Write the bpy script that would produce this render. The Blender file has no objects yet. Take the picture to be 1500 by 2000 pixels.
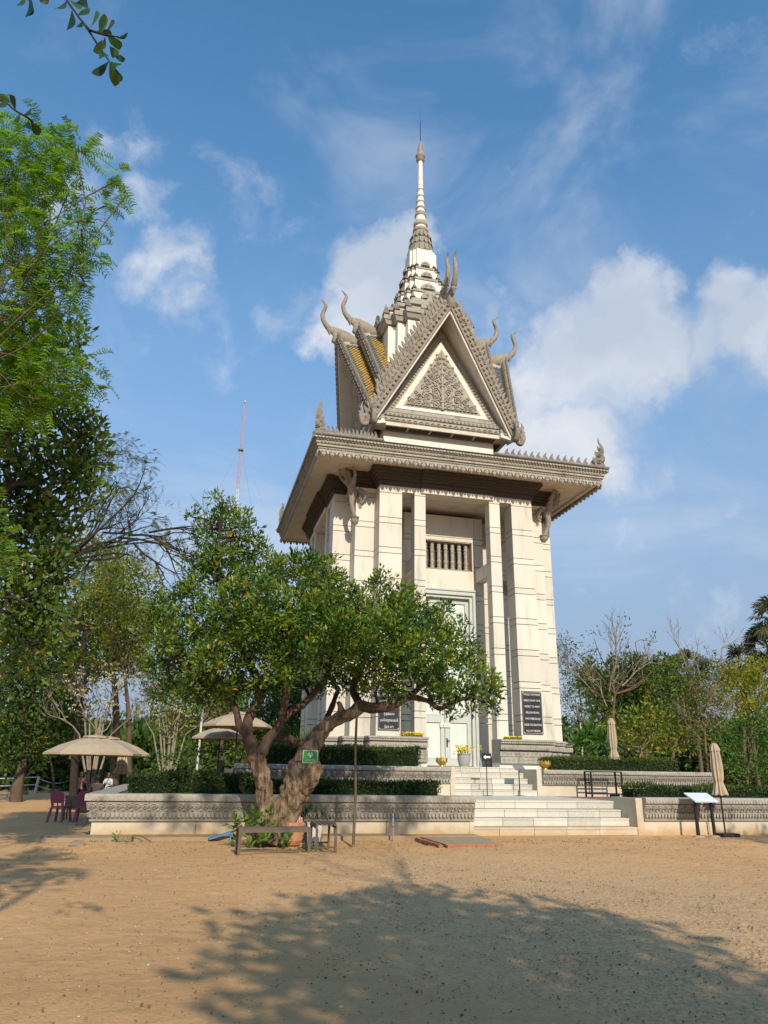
import bpy, bmesh, math, random
import numpy as np
from mathutils import Vector, Matrix
R = math.radians; PI = math.pi
S = bpy.context.scene
COL = S.collection
rnd = random.Random(7)

# ------------------------------------------------------------------ camera
CAM = Vector((-10.629, -34.219, 1.6)); FPX = 1431.0
PITCH, ROLL, YAW = .3403, .0152, .2455
_F = Vector((math.sin(YAW)*math.cos(PITCH), math.cos(YAW)*math.cos(PITCH), math.sin(PITCH)))
_R0 = Vector((math.cos(YAW), -math.sin(YAW), 0)); _U0 = _R0.cross(_F)
_R = _R0*math.cos(ROLL)+_U0*math.sin(ROLL); _U = -_R0*math.sin(ROLL)+_U0*math.cos(ROLL)
cd = bpy.data.cameras.new('camera'); cam = bpy.data.objects.new('camera', cd); COL.objects.link(cam)
cd.sensor_fit = 'VERTICAL'; cd.sensor_height = 24; cd.lens = FPX/2000*24
cd.clip_start = .1; cd.clip_end = 3000
M = Matrix((_R, _U, -_F)).transposed().to_4x4(); M.translation = CAM
cam.matrix_world = M; S.camera = cam
def ray(px, py): return _F+_R*((px-750)/FPX)-_U*((py-1000)/FPX)
def W(px, py, y=None, z=None, d=None, x=None):
    """world point seen at pixel (px,py) of the 1500x2000 photograph on a given plane"""
    v = ray(px, py)
    if y is not None: t = (y-CAM.y)/v.y
    elif z is not None: t = (z-CAM.z)/v.z
    elif x is not None: t = (x-CAM.x)/v.x
    else: t = d
    return CAM+v*t
def depth(p): return (Vector(p)-CAM).dot(_F)

# ------------------------------------------------------------------ light
SUN_EL = R(30); SUN_TO = Vector((.03*math.cos(SUN_EL), -math.cos(SUN_EL), math.sin(SUN_EL))).normalized()
sd = bpy.data.lights.new('sun', 'SUN'); sd.energy = 4.6; sd.angle = R(.55); sd.color = (1, .88, .71)
so = bpy.data.objects.new('sun', sd); COL.objects.link(so)
so.rotation_euler = SUN_TO.to_track_quat('Z', 'Y').to_euler()
wd = bpy.data.worlds.new('World'); S.world = wd; wd.use_nodes = True
nt = wd.node_tree; nt.nodes.clear(); N = nt.nodes; LK = nt.links
out = N.new('ShaderNodeOutputWorld'); bg = N.new('ShaderNodeBackground'); bg.inputs[1].default_value = .14
sky = N.new('ShaderNodeTexSky'); sky.sky_type = 'NISHITA'; sky.sun_disc = False
sky.sun_elevation = SUN_EL; sky.sun_rotation = math.atan2(SUN_TO.x, SUN_TO.y)
sky.air_density = 1.0; sky.dust_density = .6; sky.ozone_density = 1.6; sky.altitude = 0
LK.new(bg.outputs[0], out.inputs[0])
tc = N.new('ShaderNodeTexCoord')
def vmath(op, a, b=None):
    n = N.new('ShaderNodeVectorMath'); n.operation = op
    for i, s in enumerate((a, b)):
        if s is None: continue
        if isinstance(s, (tuple, list, Vector)): n.inputs[i].default_value = tuple(s)
        else: LK.new(s, n.inputs[i])
    return n
def fmath(op, a, b=None, c=None):
    n = N.new('ShaderNodeMath'); n.operation = op
    for i, s in enumerate((a, b, c)):
        if s is None: continue
        if isinstance(s, (int, float)): n.inputs[i].default_value = s
        else: LK.new(s, n.inputs[i])
    return n.outputs[0]
def wnoise(scale, detail, rough=.55, vec=None, dist=0):
    n = N.new('ShaderNodeTexNoise'); n.inputs['Scale'].default_value = scale; n.inputs['Detail'].default_value = detail
    n.inputs['Roughness'].default_value = rough; n.inputs['Distortion'].default_value = dist
    LK.new(vec or tc.outputs['Generated'], n.inputs['Vector']); return n
wn = wnoise(5, 7, .6)
wv = vmath('SUBTRACT', wn.outputs['Color'], (.5, .5, .5))
sc_ = N.new('ShaderNodeVectorMath'); sc_.operation = 'SCALE'; LK.new(wv.outputs[0], sc_.inputs[0]); sc_.inputs['Scale'].default_value = .19
wdir = vmath('ADD', tc.outputs['Generated'], sc_.outputs[0]).outputs[0]
CL = [(770,490,60,1),(730,540,100,1),(700,620,100,.9),(760,660,80,.8),(330,530,95,.66),(290,480,70,.52),(390,600,80,.5),
 (170,290,60,.5),(255,290,70,.45),(270,410,70,.6),(90,390,120,.5),(560,610,80,.5),(985,370,40,.45),(1210,600,95,1),
 (1290,570,70,.75),(1160,690,130,1),(1080,740,120,.85),(1260,690,110,.9),(1050,870,130,.75),(1160,860,130,.75),
 (1270,915,70,.55),(1430,590,80,1),(1490,640,100,1),(1390,670,90,.8),(1510,720,90,.5),(1440,960,110,.4),(1430,1200,100,.45),
 (1300,1060,90,.32),(940,590,90,.4),(450,1050,200,.34),(250,640,160,.3),(480,480,160,.26),(500,760,170,.3),(1350,1120,120,.34),(1250,1010,90,.34),(620,900,160,.2),(420,360,90,.3),(1200,1130,110,.25)]
acc = None
for px, py, rp, wgt in CL:
    v = ray(px, py); c = v.normalized(); ra = rp/FPX/v.length*1.75
    dn = vmath('DISTANCE', wdir, c).outputs['Value']
    mr = N.new('ShaderNodeMapRange'); mr.interpolation_type = 'SMOOTHSTEP'
    LK.new(dn, mr.inputs[0]); mr.inputs[1].default_value = 0; mr.inputs[2].default_value = ra
    mr.inputs[3].default_value = wgt; mr.inputs[4].default_value = 0
    if acc is None: acc = mr.outputs[0]
    else:
        n = N.new('ShaderNodeMath'); n.operation = 'SMOOTH_MAX'; n.inputs[2].default_value = .18
        LK.new(acc, n.inputs[0]); LK.new(mr.outputs[0], n.inputs[1]); acc = n.outputs[0]
det = wnoise(9, 9, .62, wdir)
stretch = N.new('ShaderNodeMapping'); LK.new(tc.outputs['Generated'], stretch.inputs[0]); stretch.inputs['Scale'].default_value = (1, 1, 1.7)
wisp = wnoise(3.2, 8, .58, stretch.outputs[0], .6)
dens = fmath('ADD', fmath('MULTIPLY', acc, 1.15), fmath('MULTIPLY', fmath('SUBTRACT', det.outputs[0], .5), 1.15))
mr = N.new('ShaderNodeMapRange'); mr.interpolation_type = 'SMOOTHSTEP'; LK.new(dens, mr.inputs[0])
mr.inputs[1].default_value = .26; mr.inputs[2].default_value = .92; mr.inputs[3].default_value = 0; mr.inputs[4].default_value = .92
mw = N.new('ShaderNodeMapRange'); mw.interpolation_type = 'SMOOTHSTEP'; LK.new(wisp.outputs[0], mw.inputs[0])
mw.inputs[1].default_value = .44; mw.inputs[2].default_value = .78; mw.inputs[3].default_value = 0; mw.inputs[4].default_value = .46
cl = fmath('MAXIMUM', mr.outputs[0], mw.outputs[0])
sepd = N.new('ShaderNodeSeparateXYZ'); LK.new(tc.outputs['Generated'], sepd.inputs[0])
hz = N.new('ShaderNodeMapRange'); hz.interpolation_type = 'SMOOTHSTEP'; LK.new(sepd.outputs[2], hz.inputs[0]); hz.inputs[1].default_value = 0; hz.inputs[2].default_value = .82
hz.inputs[3].default_value = 1.; hz.inputs[4].default_value = 0
shn = wnoise(4.5, 4, .5, wdir)
ccol = N.new('ShaderNodeMix'); ccol.data_type = 'RGBA'; shm = N.new('ShaderNodeMapRange'); LK.new(shn.outputs[0], shm.inputs[0]); shm.inputs[1].default_value = .36; shm.inputs[2].default_value = .6; LK.new(shm.outputs[0], ccol.inputs[0])
ccol.inputs[6].default_value = (4.0, 4.5, 5.3, 1); ccol.inputs[7].default_value = (6.0, 6.15, 6.5, 1)
tint = N.new('ShaderNodeMix'); tint.data_type = 'RGBA'; tint.blend_type = 'MULTIPLY'; tint.inputs[0].default_value = 1
LK.new(sky.outputs[0], tint.inputs[6]); tint.inputs[7].default_value = (.85, 1.44, 1.64, 1)
m0 = N.new('ShaderNodeMix'); m0.data_type = 'RGBA'; LK.new(hz.outputs[0], m0.inputs[0]); LK.new(tint.outputs[2], m0.inputs[6]); m0.inputs[7].default_value = (2.45, 3.0, 4.05, 1)
m1 = N.new('ShaderNodeMix'); m1.data_type = 'RGBA'; LK.new(cl, m1.inputs[0]); LK.new(m0.outputs[2], m1.inputs[6]); LK.new(ccol.outputs[2], m1.inputs[7])
LK.new(m1.outputs[2], bg.inputs[0])
S.view_settings.view_transform = 'Standard'; S.view_settings.look = 'None'; S.view_settings.gamma = 1; S.view_settings.exposure = 0
S.view_settings.use_curve_mapping = False
S.cycles.max_bounces = 6; S.cycles.diffuse_bounces = 3; S.cycles.transparent_max_bounces = 8

# ------------------------------------------------------------------ materials
MATS = {}
def mat(name, c, rough=.8, c2=None, scale=3., detail=5., amt=.5, bump=0., bscale=40., metal=0., stain=None, stain_scale=.8, spec=.3, stretch=(1,1,1), var=0., dirt=None):
    if name in MATS: return MATS[name]
    m = bpy.data.materials.new(name); m.use_nodes = True; t = m.node_tree; n = t.nodes; l = t.links
    p = n['Principled BSDF']; p.inputs['Roughness'].default_value = rough; p.inputs['Metallic'].default_value = metal
    p.inputs['Specular IOR Level'].default_value = spec
    g = n.new('ShaderNodeNewGeometry'); mp = n.new('ShaderNodeMapping'); l.new(g.outputs['Position'], mp.inputs[0]); mp.inputs['Scale'].default_value = stretch
    c2 = c2 or tuple(x*.75 for x in c)
    nz = n.new('ShaderNodeTexNoise'); nz.inputs['Scale'].default_value = scale; nz.inputs['Detail'].default_value = detail; nz.inputs['Roughness'].default_value = .62
    l.new(mp.outputs[0], nz.inputs['Vector'])
    mr = n.new('ShaderNodeMapRange'); l.new(nz.outputs[0], mr.inputs[0]); mr.inputs[1].default_value = .5-.28*amt-.02; mr.inputs[2].default_value = .5+.28*amt+.02
    mx = n.new('ShaderNodeMix'); mx.data_type = 'RGBA'; l.new(mr.outputs[0], mx.inputs[0]); mx.inputs[6].default_value = (*c, 1); mx.inputs[7].default_value = (*c2, 1)
    o = mx.outputs[2]
    if stain:
        n2 = n.new('ShaderNodeTexNoise'); n2.inputs['Scale'].default_value = stain_scale; n2.inputs['Detail'].default_value = 8; n2.inputs['Roughness'].default_value = .7
        l.new(mp.outputs[0], n2.inputs['Vector'])
        r2 = n.new('ShaderNodeMapRange'); r2.interpolation_type = 'SMOOTHSTEP'; l.new(n2.outputs[0], r2.inputs[0]); r2.inputs[1].default_value = .5; r2.inputs[2].default_value = .72; r2.inputs[4].default_value = .75
        m2 = n.new('ShaderNodeMix'); m2.data_type = 'RGBA'; l.new(r2.outputs[0], m2.inputs[0]); l.new(o, m2.inputs[6]); m2.inputs[7].default_value = (*stain, 1); o = m2.outputs[2]
    if var:      # every panel or block has its own tone
        oi = n.new('ShaderNodeObjectInfo'); rv = n.new('ShaderNodeMapRange'); l.new(oi.outputs['Random'], rv.inputs[0]); rv.inputs[3].default_value = 1-var; rv.inputs[4].default_value = 1+var*.6
        vs_ = n.new('ShaderNodeVectorMath'); vs_.operation = 'SCALE'; l.new(o, vs_.inputs[0]); l.new(rv.outputs[0], vs_.inputs['Scale']); o = vs_.outputs[0]
    if dirt:     # earth splashed up from the yard
        sx = n.new('ShaderNodeSeparateXYZ'); l.new(g.outputs['Position'], sx.inputs[0])
        n3 = n.new('ShaderNodeTexNoise'); n3.inputs['Scale'].default_value = 3.5; n3.inputs['Detail'].default_value = 7; l.new(g.outputs['Position'], n3.inputs['Vector'])
        ad = n.new('ShaderNodeMath'); ad.operation = 'MULTIPLY_ADD'; l.new(n3.outputs[0], ad.inputs[0]); ad.inputs[1].default_value = -.55; l.new(sx.outputs[2], ad.inputs[2])
        r3 = n.new('ShaderNodeMapRange'); r3.interpolation_type = 'SMOOTHSTEP'; l.new(ad.outputs[0], r3.inputs[0]); r3.inputs[1].default_value = .12; r3.inputs[2].default_value = -.3; r3.inputs[3].default_value = 0; r3.inputs[4].default_value = .85
        m3 = n.new('ShaderNodeMix'); m3.data_type = 'RGBA'; l.new(r3.outputs[0], m3.inputs[0]); l.new(o, m3.inputs[6]); m3.inputs[7].default_value = (*dirt, 1); o = m3.outputs[2]
    l.new(o, p.inputs['Base Color'])
    if bump:
        nb = n.new('ShaderNodeTexNoise'); nb.inputs['Scale'].default_value = bscale; nb.inputs['Detail'].default_value = 4; l.new(mp.outputs[0], nb.inputs['Vector'])
        b = n.new('ShaderNodeBump'); b.inputs['Strength'].default_value = min(1, bump); b.inputs['Distance'].default_value = .4/bscale*max(1, bump)
        l.new(nb.outputs[0], b.inputs['Height']); l.new(b.outputs[0], p.inputs['Normal'])
    MATS[name] = m; return m
def leafmat(name, cols, trans=.3, rough=.55):
    """cols: 3-4 colours spread over the per-leaf 'tint' attribute"""
    m = bpy.data.materials.new(name); m.use_nodes = True; t = m.node_tree; n = t.nodes; l = t.links
    p = n['Principled BSDF']; p.inputs['Roughness'].default_value = rough; p.inputs['Specular IOR Level'].default_value = .35
    a = n.new('ShaderNodeAttribute'); a.attribute_name = 'tint'
    r = n.new('ShaderNodeValToRGB'); e = r.color_ramp.elements
    while len(e) < len(cols): e.new(.5)
    for i, c in enumerate(cols): e[i].position = i/(len(cols)-1); e[i].color = (*c, 1)
    l.new(a.outputs['Fac'], r.inputs[0]); l.new(r.outputs[0], p.inputs['Base Color'])
    tr = n.new('ShaderNodeBsdfTranslucent'); mx = n.new('ShaderNodeMixShader'); mx.inputs[0].default_value = trans
    hs = n.new('ShaderNodeHueSaturation'); hs.inputs['Value'].default_value = 1.5; hs.inputs['Saturation'].default_value = 1.1; l.new(r.outputs[0], hs.inputs['Color']); l.new(hs.outputs[0], tr.inputs[0])
    l.new(p.outputs[0], mx.inputs[1]); l.new(tr.outputs[0], mx.inputs[2]); l.new(mx.outputs[0], n['Material Output'].inputs[0])
    return m
STONE = mat('cream_stone', (.66,.62,.54), .75, (.60,.555,.47), 1.6, 6, .9, .15, 25, stain=(.38,.345,.29), stain_scale=2.2, stretch=(1,1,.16), var=.09)
JOINT = mat('joint_mortar', (.12,.10,.08), .9)
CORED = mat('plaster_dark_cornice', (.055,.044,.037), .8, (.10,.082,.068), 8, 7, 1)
CARVE = mat('carved_grey_stone', (.37,.33,.27), .85, (.18,.16,.13), 9, 8, .9, .6, 30, stain=(.11,.10,.085), stain_scale=2.2)
CARVE2 = mat('carved_pale_stone', (.46,.425,.36), .85, (.25,.23,.19), 12, 8, 1, .6, 40, stain=(.14,.125,.10), stain_scale=2.5)
BEIGE = mat('soffit_plaster', (.66,.58,.48), .85, (.56,.49,.40), 1.2, stain=(.40,.34,.27), stain_scale=.9)
PALEP = mat('pale_gable_plaster', (.68,.65,.58), .85, (.55,.52,.46), 1.5)
HORN = mat('horn_stone', (.36,.31,.24), .7, (.20,.165,.125), 7, 6, 1, .3, 25, stain=(.12,.11,.09), stain_scale=1.5)
WHITE = mat('white_plaster', (.76,.74,.66), .7, (.66,.63,.54), 2.5, 7, .8, stain=(.42,.39,.33), stain_scale=1.6)
TYEL = mat('yellow_roof_tile', (.66,.43,.085), .5, (.46,.30,.085), 14, 4, 1, stain=(.16,.12,.07), stain_scale=5)
TBLU = mat('blue_grey_roof_tile', (.15,.19,.23), .5, (.25,.25,.2), 14, 4, 1)
TDARK = mat('roof_underlay', (.07,.06,.045), .9)
WALLW = mat('lower_wall_render', (.60,.54,.42), .85, (.50,.44,.33), 1.8, 8, 1, .2, 20, stain=(.42,.33,.20), stain_scale=1.1, var=.08, dirt=(.44,.29,.14))
STEP = mat('speckled_step_stone', (.66,.62,.53), .8, (.36,.34,.29), 38, 3, .8, .3, 60, var=.1, dirt=(.48,.33,.17))
STEPF = mat('speckled_step_stone_fine', (.70,.66,.57), .8, (.48,.45,.38), 55, 3, .8, .2, 70, var=.1, dirt=(.48,.33,.17))
PAVE = mat('terrace_paving', (.60,.57,.49), .8, (.5,.47,.4), 3)
BRICK = mat('terrace_brick', (.33,.19,.12), .9, (.26,.15,.10), 8)
DOORF = mat('door_frame_paint', (.50,.52,.49), .5, (.46,.48,.45), 3)
DOORP = mat('door_panel_paint', (.60,.67,.62), .45, (.56,.63,.58), 2)
REDW = mat('red_brown_frame', (.35,.09,.04), .6)
BLACK = mat('black_metal', (.018,.018,.02), .45)
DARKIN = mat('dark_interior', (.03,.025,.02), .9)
GREYM = mat('galvanised_metal', (.45,.46,.47), .4, metal=.6)
WOODB = mat('weathered_bench_wood', (.16,.115,.085), .8, (.10,.07,.055), 12, 6, 1, .4, 40)
GOLD = mat('gold_paint', (.62,.40,.10), .35, (.42,.25,.06), 12, metal=.55)
CLOTHT = mat('tan_canvas', (.44,.35,.245), .9, (.38,.30,.21), 5)
PLQ = mat('plaque_black_stone', (.035,.033,.034), .35)
LETW = mat('white_lettering', (.8,.8,.78), .6)
BRONZ = mat('plaque_rim', (.5,.5,.5), .4)

# ------------------------------------------------------------------ mesh helpers
class MB:
    def __init__(s): s.v = []; s.f = []; s.m = []; s.sm = []
    def add(s, vs, fs, mi=0, smooth=False):
        o = len(s.v); s.v += [tuple(v) for v in vs]; s.f += [tuple(i+o for i in f) for f in fs]; s.m += [mi]*len(fs); s.sm += [smooth]*len(fs); return s
    def box(s, x0, x1, y0, y1, z0, z1, mi=0):
        if x0 > x1: x0, x1 = x1, x0
        if y0 > y1: y0, y1 = y1, y0
        v = [(x,y,z) for z in (z0,z1) for x,y in ((x0,y0),(x1,y0),(x1,y1),(x0,y1))]
        return s.add(v, [(3,2,1,0),(4,5,6,7),(0,1,5,4),(1,2,6,5),(2,3,7,6),(3,0,4,7)], mi)
    def obox(s, c, ax, ay, az, mi=0):
        """box from centre and three half-axis vectors"""
        c, ax, ay, az = map(Vector, (c, ax, ay, az))
        v = [c+ax*i+ay*j+az*k for k in (-1,1) for i,j in ((-1,-1),(1,-1),(1,1),(-1,1))]
        return s.add(v, [(3,2,1,0),(4,5,6,7),(0,1,5,4),(1,2,6,5),(2,3,7,6),(3,0,4,7)], mi)
    def prism(s, poly, z0, z1, mi=0, poly1=None):
        n = len(poly); p1 = poly1 or poly
        a = sum(poly[i][0]*poly[(i+1)%n][1]-poly[(i+1)%n][0]*poly[i][1] for i in range(n))
        if a < 0: poly = poly[::-1]; p1 = p1[::-1]
        v = [(x,y,z0) for x,y in poly]+[(x,y,z1) for x,y in p1]
        return s.add(v, [tuple(range(n))[::-1], tuple(range(n,2*n))]+[(i,(i+1)%n,n+(i+1)%n,n+i) for i in range(n)], mi)
    def plate(s, pts, O, U, V, th, mi=0):
        """2D outline (u,v) extruded by th along UxV from origin O"""
        O, U, V = Vector(O), Vector(U), Vector(V); Nn = U.cross(V).normalized()
        n = len(pts); a = sum(pts[i][0]*pts[(i+1)%n][1]-pts[(i+1)%n][0]*pts[i][1] for i in range(n))
        if a < 0: pts = pts[::-1]
        b = [O+U*u+V*v for u,v in pts]; t = [p+Nn*th for p in b]
        if th < 0: b, t = t, b
        return s.add(b+t, [tuple(range(n))[::-1], tuple(range(n,2*n))]+[(i,(i+1)%n,n+(i+1)%n,n+i) for i in range(n)], mi)
    def tube(s, pts, rad, n=8, mi=0, cap=True, lobes=0, smooth=True, seed=0, squash=1.):
        pts = [Vector(p) for p in pts]; k = len(pts)
        if isinstance(rad, (int, float)): rad = [rad]*k
        up = None; vs = []
        for i, p in enumerate(pts):
            t = (pts[min(i+1,k-1)]-pts[max(i-1,0)])
            if t.length < 1e-9: t = Vector((0,0,1))
            t.normalize()
            if up is None:
                up = Vector((0,0,1)) if abs(t.z) < .9 else Vector((0,1,0))
            a = up-t*up.dot(t)
            if a.length < 1e-6: a = t.orthogonal()
            a.normalize(); b = t.cross(a); up = a
            for j in range(n):
                th = 2*PI*j/n; r = rad[i]
                if lobes: r *= 1+lobes*(.6*math.sin(3*th+i*.35+seed)+.4*math.sin(5*th-i*.6+seed*2)+.35*math.sin(2*th+i*1.3+seed))
                vs.append(p+a*math.cos(th)*r+b*math.sin(th)*r*squash)
        fs = [(i*n+j,i*n+(j+1)%n,(i+1)*n+(j+1)%n,(i+1)*n+j) for i in range(k-1) for j in range(n)]
        s.add(vs, fs, mi, smooth)
        if cap: s.add(vs[:n], [tuple(range(n))[::-1]], mi); s.add(vs[-n:], [tuple(range(n))], mi)
        return s
    def lathe(s, prof, n=16, c=(0,0,0), mi=0, smooth=True, a0=0):
        c = Vector(c); vs = [c+Vector((r*math.cos(a0+2*PI*j/n), r*math.sin(a0+2*PI*j/n), z)) for r, z in prof for j in range(n)]
        k = len(prof)
        s.add(vs, [(i*n+j,i*n+(j+1)%n,(i+1)*n+(j+1)%n,(i+1)*n+j) for i in range(k-1) for j in range(n)], mi, smooth)
        s.add(vs[:n], [tuple(range(n))[::-1]], mi); s.add(vs[-n:], [tuple(range(n))], mi); return s
    def mesh(s, name, mats):
        me = bpy.data.meshes.new(name); me.from_pydata(s.v, [], s.f)
        for m in (mats if isinstance(mats, (list, tuple)) else [mats]): me.materials.append(m)
        me.polygons.foreach_set('material_index', s.m); me.polygons.foreach_set('use_smooth', s.sm); me.update(); return me
    def build(s, name, mats, parent=None, **k): return link(name, s.mesh(name, mats), parent, **k)
def link(name, me, parent=None, loc=(0,0,0), rot=(0,0,0), kind=None, label=None):
    o = bpy.data.objects.new(name, me); COL.objects.link(o); o.parent = parent; o.location = loc; o.rotation_euler = rot
    if kind: o['kind'] = kind
    if label: o['label'] = label
    return o
def tag(o, label, cat, group=None):
    o['label'] = label; o['category'] = cat
    if group: o['group'] = group
    return o
def empty(name, loc=(0,0,0), label=None, cat=None, group=None, rz=0):
    o = bpy.data.objects.new(name, None); COL.objects.link(o); o.location = loc; o.rotation_euler = (0,0,rz); o.empty_display_size = .2
    if label: tag(o, label, cat, group)
    return o
KIDS = {}
def kids(o): return [c for c in COL.objects if c.parent == o]
def dup(o, parent=None, **k):
    c = o.copy(); COL.objects.link(c); c.parent = parent
    for a, v in k.items():
        if a == 'rot': c.rotation_euler = v
        elif a == 'loc': c.location = v
        else: c[a] = v
    for ch in kids(o): dup(ch, c)
    return c
def rep4(objs, parent, ks=(1,2,3)):
    for o in objs:
        for k in ks:
            c = dup(o, parent); c.rotation_euler = (0,0,o.rotation_euler.z+k*PI/2)
            x, y, z = o.location; a = k*PI/2; c.location = (x*math.cos(a)-y*math.sin(a), x*math.sin(a)+y*math.cos(a), z)
def inset(poly, d):
    n = len(poly); a = sum(poly[i][0]*poly[(i+1)%n][1]-poly[(i+1)%n][0]*poly[i][1] for i in range(n)); sg = 1 if a > 0 else -1; res = []
    for i in range(n):
        p0, p, p1 = Vector(poly[i-1]), Vector(poly[i]), Vector(poly[(i+1)%n])
        e0 = (p-p0).normalized(); e1 = (p1-p).normalized(); n0 = Vector((-e0.y,e0.x))*sg; n1 = Vector((-e1.y,e1.x))*sg
        k = 1+n0.dot(n1); res.append(tuple(p+(n0+n1)*(d/max(k,.2))))
    return res
def redent(a1, b1, a2, off=0):
    q = [(-a1-off,-b1-off),(-a1-off,-a2-off),(-a2-off,-a2-off),(-a2-off,-a1-off),(-b1-off,-a1-off)]
    res = []
    for k in range(4):
        c, s_ = math.cos(-k*PI/2), math.sin(-k*PI/2)
        res += [(x*c-y*s_, x*s_+y*c) for x, y in q]
    return res
def catmull(pts, rad, sub=4):
    P = [Vector(p) for p in pts]; o = []; ro = []
    for i in range(len(P)-1):
        p0, p1, p2, p3 = P[max(i-1,0)], P[i], P[i+1], P[min(i+2,len(P)-1)]
        for k in range(sub):
            t = k/sub
            o.append(.5*((2*p1)+(p2-p0)*t+(2*p0-5*p1+4*p2-p3)*t*t+(3*p1-p0-3*p2+p3)*t**3)); ro.append(rad[i]*(1-t)+rad[i+1]*t)
    o.append(P[-1]); ro.append(rad[-1]); return o, ro
def text_mesh(txt, size, ext=.004):
    c = bpy.data.curves.new('lettering', 'FONT'); c.body = txt; c.size = size; c.extrude = ext; c.align_x = 'CENTER'; c.align_y = 'CENTER'; c.resolution_u = 2
    o = bpy.data.objects.new('lettering', c); COL.objects.link(o); bpy.context.view_layer.update()
    me = bpy.data.meshes.new_from_object(o.evaluated_get(bpy.context.evaluated_depsgraph_get())); bpy.data.objects.remove(o); return me
def lettering(txt, size, mtl, parent, loc, rot, width=None, bold=1.0):
    me = text_mesh(txt, size); me.materials.clear(); me.materials.append(mtl)
    xs = [v.co.x for v in me.vertices]
    o = link('lettering', me, parent, loc=loc, rot=rot)
    if width and xs:
        w = max(xs)-min(xs)
        if w > 0: o.scale = (width/w, 1, 1)
    return o
def skinfig(name, V_, E_, Rr, mtl, parent=None, root=0, sub=2, loc=(0,0,0), rot=(0,0,0), scale=1):
    me = bpy.data.meshes.new(name); me.from_pydata(V_, E_, []); o = bpy.data.objects.new(name, me); COL.objects.link(o)
    o.modifiers.new('s', 'SKIN'); me.skin_vertices or None
    for i, r in enumerate(Rr):
        rr = r if isinstance(r, tuple) else (r, r); me.skin_vertices[0].data[i].radius = rr
    me.skin_vertices[0].data[root].use_root = True
    m = o.modifiers.new('u', 'SUBSURF'); m.levels = sub; m.render_levels = sub
    bpy.context.view_layer.update()
    me2 = bpy.data.meshes.new_from_object(o.evaluated_get(bpy.context.evaluated_depsgraph_get())); bpy.data.objects.remove(o)
    me2.materials.clear(); me2.materials.append(mtl)
    me2.polygons.foreach_set('use_smooth', [True]*len(me2.polygons)); me2.name = name
    o = link(name, me2, parent, loc=loc, rot=rot); o.scale = (scale,)*3; return o

# ------------------------------------------------------------------ the memorial tower
TW = empty('memorial_tower', (0,0,0), 'tall cream stone memorial tower with carved gables and tiered spire', 'tower')
A1, B1, A2 = 3.58, 5.28, 4.45
PIER = [(-2.57,-B1),(-A1,-B1),(-A1,-A2),(-A2,-A2),(-A2,-A1),(-B1,-A1),(-B1,-2.57),(-4.5,-2.57),(-2.57,-4.5)]
LV = [11.95-1.343*i for i in range(7)]
bands = [2.89]
for L in reversed(LV): bands += [L-.26, L]
bands += [13.08, 13.42]
def courses(poly, parent, zs=bands, mtl=STONE, base=(0,0)):
    c = MB().prism(inset(poly, .03), zs[0]+.01, zs[-1]-.01).build('wall_core', JOINT, parent); r = [c]
    g = .014
    for i in range(len(zs)-1):
        r.append(MB().prism(poly, zs[i]+(g if i else 0), zs[i+1]-(g if i < len(zs)-2 else 0)).build('stone_panel', mtl, parent))
    return r
p0 = MB().prism(inset(PIER, .05), 1.62, 2.9).build('corner_pier', STONE, TW)
courses(PIER, p0)
def arm_copy(o, ks=(1,2,3)):
    for k in ks: c = dup(o, TW); c.rotation_euler = (0,0,k*PI/2)
for k in (1,2,3): c = dup(p0, TW); c.rotation_euler = (0,0,-k*PI/2)
# slim columns of the bays
for x0 in (-2.0, 1.5):
    P = [(x0,-B1),(x0+.5,-B1),(x0+.5,-4.75),(x0,-4.75)]
    c = MB().prism(inset(P, .03), 1.7, 2.9).build('bay_column', STONE, TW); courses(P, c); arm_copy(c)
# inner chamber
CORE = redent(1.93, 3.3, 2.75)
ch = MB().prism(inset(CORE, .5), 1.7, 13.3).build('inner_chamber', JOINT, TW)
zs = [2.1]+[v for L in reversed(LV) for v in (L-.26, L)]+[13.0]
def corner_bits(z0, z1, p, nm='stone_panel'):
    """the chamber wall ring in pieces: four corners plus side walls, leaving the middle of the front open for the door and window"""
    q = [(-1.93,-3.3),(-1.93,-2.75),(-2.75,-2.75),(-2.75,-1.93),(-3.3,-1.93),(-3.3,-1.5),(-2.4,-1.5),(-2.4,-2.4),(-1.5,-2.4),(-1.5,-3.3)]
    r = []
    for k in range(4):
        a = -k*PI/2; o = MB().prism(q, z0, z1).build(nm, STONE, p); o.rotation_euler = (0,0,a); r.append(o)
    return r
g = .014; zz = [1.75]+zs
for i in range(len(zz)-1):
    corner_bits(zz[i]+g, zz[i+1]-g, ch)
for k in (1,2,3):                                    # plain middles of the other faces
    for i in range(len(zz)-1):
        o = MB().box(-1.5+g,1.5-g,-3.3,-2.5,zz[i]+g,zz[i+1]-g).build('stone_panel', STONE, ch); o.rotation_euler = (0,0,-k*PI/2)
for a, b, nm in ((9.4,10.38,0),(11.78,11.95-.0,0),(11.95+g,13.0,0)):
    MB().box(-1.5+g,1.5-g,-3.3,-2.5,a,b-g).build('stone_panel', STONE, ch)
MB().box(-1.5+g,-1.38,-3.3,-2.5,10.38,11.78).build('stone_panel', STONE, ch); MB().box(1.38,1.5-g,-3.3,-2.5,10.38,11.78).build('stone_panel', STONE, ch)
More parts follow.
